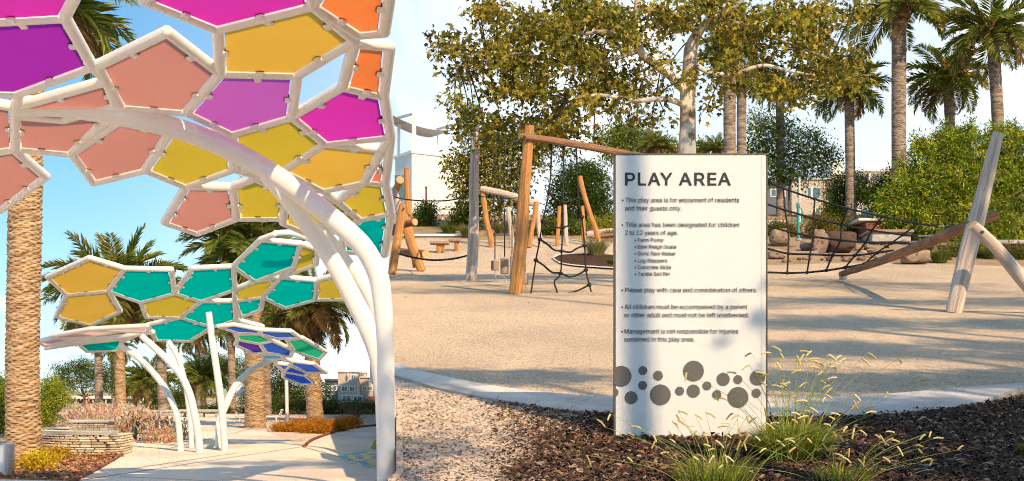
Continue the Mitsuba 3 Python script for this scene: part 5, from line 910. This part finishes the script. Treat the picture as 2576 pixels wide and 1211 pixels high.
shrub("willow_bush", "huge feathery green bush at the right behind the leaning log", "bush", 88, bi, 7.0, [(.17, .28, .03), (.30, .40, .04), (.50, .54, .06), (.08, .14, .02), (.66, .64, .09)], None, float(hz(88)), 24000, droop=.15, per=9, spread=.75, fine=1, var=.45)
gpr = "tall palms behind the play area"
def rpalm(lb, base, top, w, L, nf, seed, Y=104, **kw): return palm(lb, Y, base, top, w, L, int(nf * .68), seed, gpr, 5, "m_palm_bark_grey", float(hz(Y)) - .1, **kw)
rpalm("tallest palm with a thick ringed trunk, its crown cut by the top of the photo", (2262, 560), (2262, 12), 37, 150, 44, 31, Y=98, low=-.55, boots=.8)
rpalm("palm with a full round crown and orange date stalks between the two tall trunks", (2392, 560), (2386, 190), 26, 118, 54, 32, low=-.8)
dk = [k for k in labels if k.startswith("palm_tree")][-1]; ds = []
for i in range(9):
    c0 = P(2386, 190, 104); e = c0 + np.array([R.uniform(-1.4, 1.4), -1.3, R.uniform(-.6, 1.0)]); ds.append(tint(tube([c0, (c0 + e) / 2 + [0, 0, .5], e], [.05, .09, .16], 6, 3), (.55, .20, .03), .2))
part(dk, "date_stalk", cat(ds), "m_tinted", True, "orange date stalks", "stuff")
rpalm("leaning palm at the right edge, trunk rising behind the leaning log", (2517, 560), (2496, 78), 31, 150, 50, 33, Y=96, low=-.5, mid=[(2510, 300)], boots=.8)
rpalm("palm with windswept crown just right of the sycamore leaves", (2141, 600), (2136, 218), 25, 108, 48, 34, Y=102, low=-.7)
rpalm("thick dark palm trunk behind the sycamore, right of the white trunk", (1840, 540), (1836, 105), 32, 95, 36, 35, Y=92); rpalm("palm trunk with a dark stub ring close right of the thick dark trunk", (1868, 540), (1866, 200), 24, 70, 34, 36, Y=104)
rpalm("slim palm trunk right of the sign's top corner, crown lost in sycamore leaves", (1963, 560), (1961, 225), 21, 62, 34, 37, Y=108, skirt=0)
palm("short palm crown peeping over the sign's top left", 112, (1652, 520), (1652, 372), 14, 52, 36, 38, "short palms behind the sign", 4, "m_palm_bark_grey", float(hz(112)), "gog", low=0.0); palm("short palm crown peeping over the sign right of the sycamore trunk", 112, (1806, 520), (1800, 378), 14, 52, 36, 39, "short palms behind the sign", 4, "m_palm_bark_grey", float(hz(112)), "gg", low=0.0)
# low plants along the far edge of the sand
STRAW = [(.38, .33, .13), (.28, .27, .08), (.46, .40, .20)]; GR_ = [(.13, .19, .03), (.20, .25, .05), (.28, .29, .08)]
def tuft(label, x, y, wpx, hpx, cols, n, name="grass_tuft", group="grass tufts of the play area", lean=.45, wd=.012, Y=None):
    g = GR(x, y); Y = g[1]; k = thing(name, label, "grass", group); s = Y / F
    a = R.uniform(0, 6.28, n); rad = R.uniform(0, 1, n) ** .7; b = g + np.c_[np.cos(a) * rad * wpx * .22 * s, np.sin(a) * rad * wpx * .22 * s, 0 * a]
    L = hpx * s * R.uniform(.55, 1.1, n); ln = R.uniform(.1, 1, n) * lean * wpx / hpx * 1.4; out = np.c_[np.cos(a) * ln, np.sin(a) * ln, np.ones(n)]; out /= np.linalg.norm(out, axis=1, keepdims=True)
    c = pal(n, cols, .25); w = wd * s / .02 * (.02) * 100 / 100; w = max(1.1 * s, .004)
    side = np.c_[-np.sin(a), np.cos(a), 0 * a]; p0 = b; p1 = b + out * (L * .55)[:, None]; dr_ = out + np.c_[np.cos(a) * .5, np.sin(a) * .5, np.full(n, -.45)]; p2 = p1 + dr_ * (L * .42)[:, None]
    v = np.stack([p0 - side * w, p0 + side * w, p1 - side * w * .8, p1 + side * w * .8, p2], 1).reshape(-1, 3); f = (BLADE[1][None] + (np.arange(n) * 5)[:, None, None]).reshape(-1, 3); 
    f = (np.array([[0, 1, 3], [0, 3, 2], [2, 3, 4]])[None] + (np.arange(n) * 5)[:, None, None]).reshape(-1, 3)
    part(k, "blades", M(v, f, np.repeat(np.clip(c, 0, 1), 5, 0)), "m_leaf", kind="stuff"); return k
tf = [("pale spiky grass tuft beside the plank benches", 1180, 598, 70, 44, STRAW, 500), ("green grass tuft before the low white garden wall", 1130, 588, 60, 34, GR_, 400), ("straw-coloured grass right of the rear frame's orange leg", 1262, 592, 60, 44, STRAW + GR_, 420), ("yellow-green grass tuft under the rear crossbeam", 1320, 596, 50, 36, GR_, 300), ("leafy grass tuft between the two slim posts", 1390, 592, 50, 30, GR_, 300), ("pale wispy grass on the little planting island", 1500, 645, 80, 60, STRAW, 420), ("short green grass at the front of the planting island", 1540, 668, 40, 26, GR_, 200), ("low grass at the far left edge behind the crossed logs", 1000, 592, 50, 34, GR_, 300),
      ("bright green grass tuft at the sand edge under the slanting log", 2365, 662, 66, 46, GR_, 600), ("green grass tuft between the leaning log and the brace log", 2492, 652, 60, 40, GR_, 460), ("small grass tuft beside the pale boulder", 2330, 640, 50, 34, GR_, 300), ("grass tuft left of the teal pump", 1975, 590, 60, 36, STRAW + GR_, 380), ("low grass beside the grey fallen log", 1530, 600, 50, 30, STRAW, 240), ("little green plant at the right edge of the mulch", 2574, 1148, 40, 46, GR_, 160)]
for t_ in tf: tuft(*t_)
BR = [(.22, .17, .05), (.30, .22, .06), (.13, .13, .03)]
for lb, it, cols in (("rust-tinged shrub right of the teal pump, behind the net", [(2058, 575, 26, 26), (2080, 590, 26, 20), (2070, 560, 20, 14)], BR), ("second brown shrub behind the net, left of the rusty box", [(2130, 575, 30, 22), (2160, 595, 30, 24), (2180, 570, 18, 14)], MIDG + BR), ("dark shrub at the left of the sign's right edge foot", [(1955, 580, 20, 14), (1975, 588, 22, 12)], MIDG + BR), ("small yellow-green shrub before the apartment block", [(2110, 540, 22, 14), (2095, 530, 16, 12)], YEL), ("low shrub between the boulder and the grass by the slanting log", [(2420, 630, 40, 16), (2460, 635, 30, 14)], BR + MIDG), ("low dark shrub at the brace log", [(2540, 640, 36, 16), (2590, 640, 30, 18)], DKG + BR), ("dark pine-like shrub before the low white wall", [(1070, 545, 16, 24), (1062, 565, 18, 16), (1078, 525, 8, 12)], DKG), ("dark shrub at the right end of the low white wall", [(1160, 560, 20, 20), (1170, 540, 14, 14)], DKG), ("low shrubs on the dark bank behind the slim posts", [(1350, 580, 24, 12), (1440, 575, 30, 14), (1400, 570, 20, 10)], DKG + YEL[:1])):
    shrub("shrub", lb, "shrub", YR(min(652, it[0][1] + it[0][3])), it, 5, cols, "shrubs behind the sand", None, 1500, ar=.35)
k = thing("sleeper_bank", "dark timber bank holding the planting behind the rear log frame", "timber edging"); beam(k, "sleeper", 1285, 1420, 582, 598, 93, .6, "m_rust"); beam(k, "sleeper", 1420, 1560, 575, 592, 95, .6, "m_rust"); beam(k, "sleeper", 1240, 1300, 588, 602, 91.5, .6, "m_roof_dark")
# ---- feathery grass with flag-like seed heads in front of the sign
def grama(label, x, y, n, nheads, spread, hmin, hmax, seed, bl=95, left=.5):
    r = np.random.default_rng(seed); g = GR(x, y); s = g[1] / F; k = thing("ornamental_grass", label, "grass", "seeding grasses by the sign")
    a = r.uniform(0, 6.28, n); rad = r.uniform(0, 1, n) ** .6 * spread * s; b = g + np.c_[np.cos(a) * rad, np.sin(a) * rad * .7, 0 * a]; b[:, 2] = hz(b[:, 1])
    L = bl * s * r.uniform(.4, 1.2, n); ln = r.uniform(.1, 1.1, n); out = np.c_[np.cos(a) * ln + r.normal(size=n) * .25, np.sin(a) * ln, np.ones(n)]; out /= np.linalg.norm(out, axis=1, keepdims=True)
    side = np.c_[-np.sin(a), np.cos(a), 0 * a] * (1.5 * s); p1 = b + out * (L * .55)[:, None]; p2 = p1 + (out + np.c_[np.cos(a) * .35, np.sin(a) * .35, np.full(n, -.5)]) * (L * .45)[:, None]
    v = np.stack([b - side, b + side, p1 - side * .8, p1 + side * .8, p2], 1).reshape(-1, 3); f = (np.array([[0, 1, 3], [0, 3, 2], [2, 3, 4]])[None] + (np.arange(n) * 5)[:, None, None]).reshape(-1, 3)
    cc = pal(n, [(.26, .36, .04), (.40, .46, .06), (.52, .50, .10), (.15, .20, .04), (.58, .46, .15)], .25, [.3, .3, .2, .12, .08]); part(k, "blades", M(v, f, np.repeat(np.clip(cc, 0, 1), 5, 0)), "m_leaf", kind="stuff")
    st = []
    for i in range(nheads):
        dx = r.normal() * spread * .75; bb = GR(x + dx * .55, y + r.uniform(-10, 14)); h = r.uniform(hmin, hmax) * s; dirx = (dx * 1.9 + r.normal() * 50) * s
        tip = bb + np.array([dirx, r.uniform(-.45, .10), h]); mid = bb * .5 + tip * .5 + np.array([-dirx * .15, 0, h * .10]); st.append(tint(tube([bb, mid, tip], [.75 * s, .62 * s, .42 * s], 5, 5, False), (.30, .36, .08), .2))
        an = r.uniform(-2.6, .9); hd = np.array([math.cos(an) * (1 if r.uniform() < .5 else -1), r.uniform(-.3, .3), math.sin(an) * .75]); hd /= np.linalg.norm(hd); LL = r.uniform(15, 30) * s; e = tip + hd * LL; m_ = (tip + e) / 2 + np.array([0, 0, .08 * LL])
        hm = tube([tip, tip * .85 + m_ * .15, m_, e * .9 + m_ * .1, e], [.7 * s, 2.2 * s, 2.3 * s, 1.9 * s, .8 * s], 6, 3); part(k, "seed_head", tint(hm, [(.62, .50, .20), (.55, .40, .13), (.70, .60, .30)][r.integers(3)], .15), "m_tinted", True)
    part(k, "stems", cat(st), "m_tinted", True, kind="stuff"); return k
grama("big bright green tuft of seeding grass against the sign's right corner", 1992, 1158, 3600, 78, 66, 60, 280, 3, 120)
grama("loose stand of seeding grass at the bottom edge in front of the sign", 1800, 1222, 450, 46, 90, 70, 190, 4, 100)
grama("sparse seeding grass at the bottom edge right of the big tuft", 2110, 1216, 160, 34, 70, 50, 130, 5, 70)
# stray pale twigs on the mulch
for i in range(14):
    x, y = R.uniform(2050, 2570), R.uniform(1075, 1205); g = GR(x, y) + [0, 0, .03]; a = R.uniform(-.5, .5); d = np.array([math.cos(a), math.sin(a), R.uniform(0, .2)]) * R.uniform(.06, .16)
    solo("twig", tint(tube([g - d, g + [0, 0, .015], g + d], .004, 5, 3), (.45, .38, .32), .2), "m_tinted", "pale dry twig lying on the dark mulch right of the grass", "twig", "dry twigs on the mulch", smooth=True)
# ---- trees standing outside the frame to the right, whose shade falls across the sign, mulch and sand
def shade_tree(tx, ty, d, rx, ry, rz, n, seed, lf=.26, up=0.0):
    h = SUN[:2] / np.linalg.norm(SUN[:2]); X, Y = np.array([tx, ty]) + h * d; zc = float(hz(ty)) + up + d * SUN[2] / np.linalg.norm(SUN[:2]) - float(hz(Y))
    k = thing("tree", "leafy tree standing beside the camera outside the frame", "tree", "trees outside the frame"); b = np.array([X, Y, float(hz(Y))]); c = b + [0, 0, zc]; r = np.random.default_rng(seed)
    part(k, "trunk", tube([b, b * .5 + c * .5 + [.2, 0, 0], c], [.22, .17, .1], 10, 4), "m_sycamore_bark", True)
    cl = [(c + r.normal(size=3) * np.array([rx, ry, rz]) * .55, np.array([rx * .45, ry * .45, rz * .6]), n / 14) for _ in range(14)]
    part(k, "crown", foliage(cl, lf, SYC, STAR, .75, .3, 7, 1.3), "m_leaf")
for tx, ty, d, rx, ry, rz, n, sd, up in [(-1.5, 12.0, 16, 0.8, 0.8, 0.25, 420, 21, 0), (5.1, 12.6, 14, 1.6, 1.3, 0.5, 2600, 2, 0), (5.9, 11.3, 14, 1.4, 1.0, 0.5, 1800, 3, 0), (4.6, 17.7, 20, 1.7, 1.1, 0.4, 2400, 5, 0), (7.2, 17.6, 20, 1.5, 1.0, 0.4, 2000, 6, 0), (5.8, 22.4, 24, 2.0, 1.5, 0.4, 2600, 7, 0), (9.2, 22.4, 24, 1.8, 1.5, 0.4, 2400, 8, 0), (7.3, 28.4, 28, 2.4, 1.7, 0.5, 3000, 9, 0), (11.3, 28.4, 28, 2.2, 1.8, 0.5, 2800, 10, 0), (9.0, 36.5, 30, 3.0, 3.0, 0.5, 3000, 11, 0), (14, 36.5, 30, 2.8, 3.0, 0.5, 2700, 12, 0), (12.0, 48, 36, 4.0, 5.0, 0.6, 3200, 13, 0), (-1.5, 18.0, 20, 1.3, 0.5, 0.25, 900, 14, 0), (-0.1, 18.3, 21, 1.0, 0.4, 0.25, 700, 15, 0), (4.9, 14.7, 18, 1.5, 0.5, 0.3, 1300, 22, 0), (-1.5, 43, 36, 3.0, 1.6, 0.4, 1100, 17, 0), (2.0, 50, 38, 2.8, 2.4, 0.4, 1000, 18, 0)]:
    shade_tree(tx, ty, d, rx, ry, rz, n, sd, up=up)
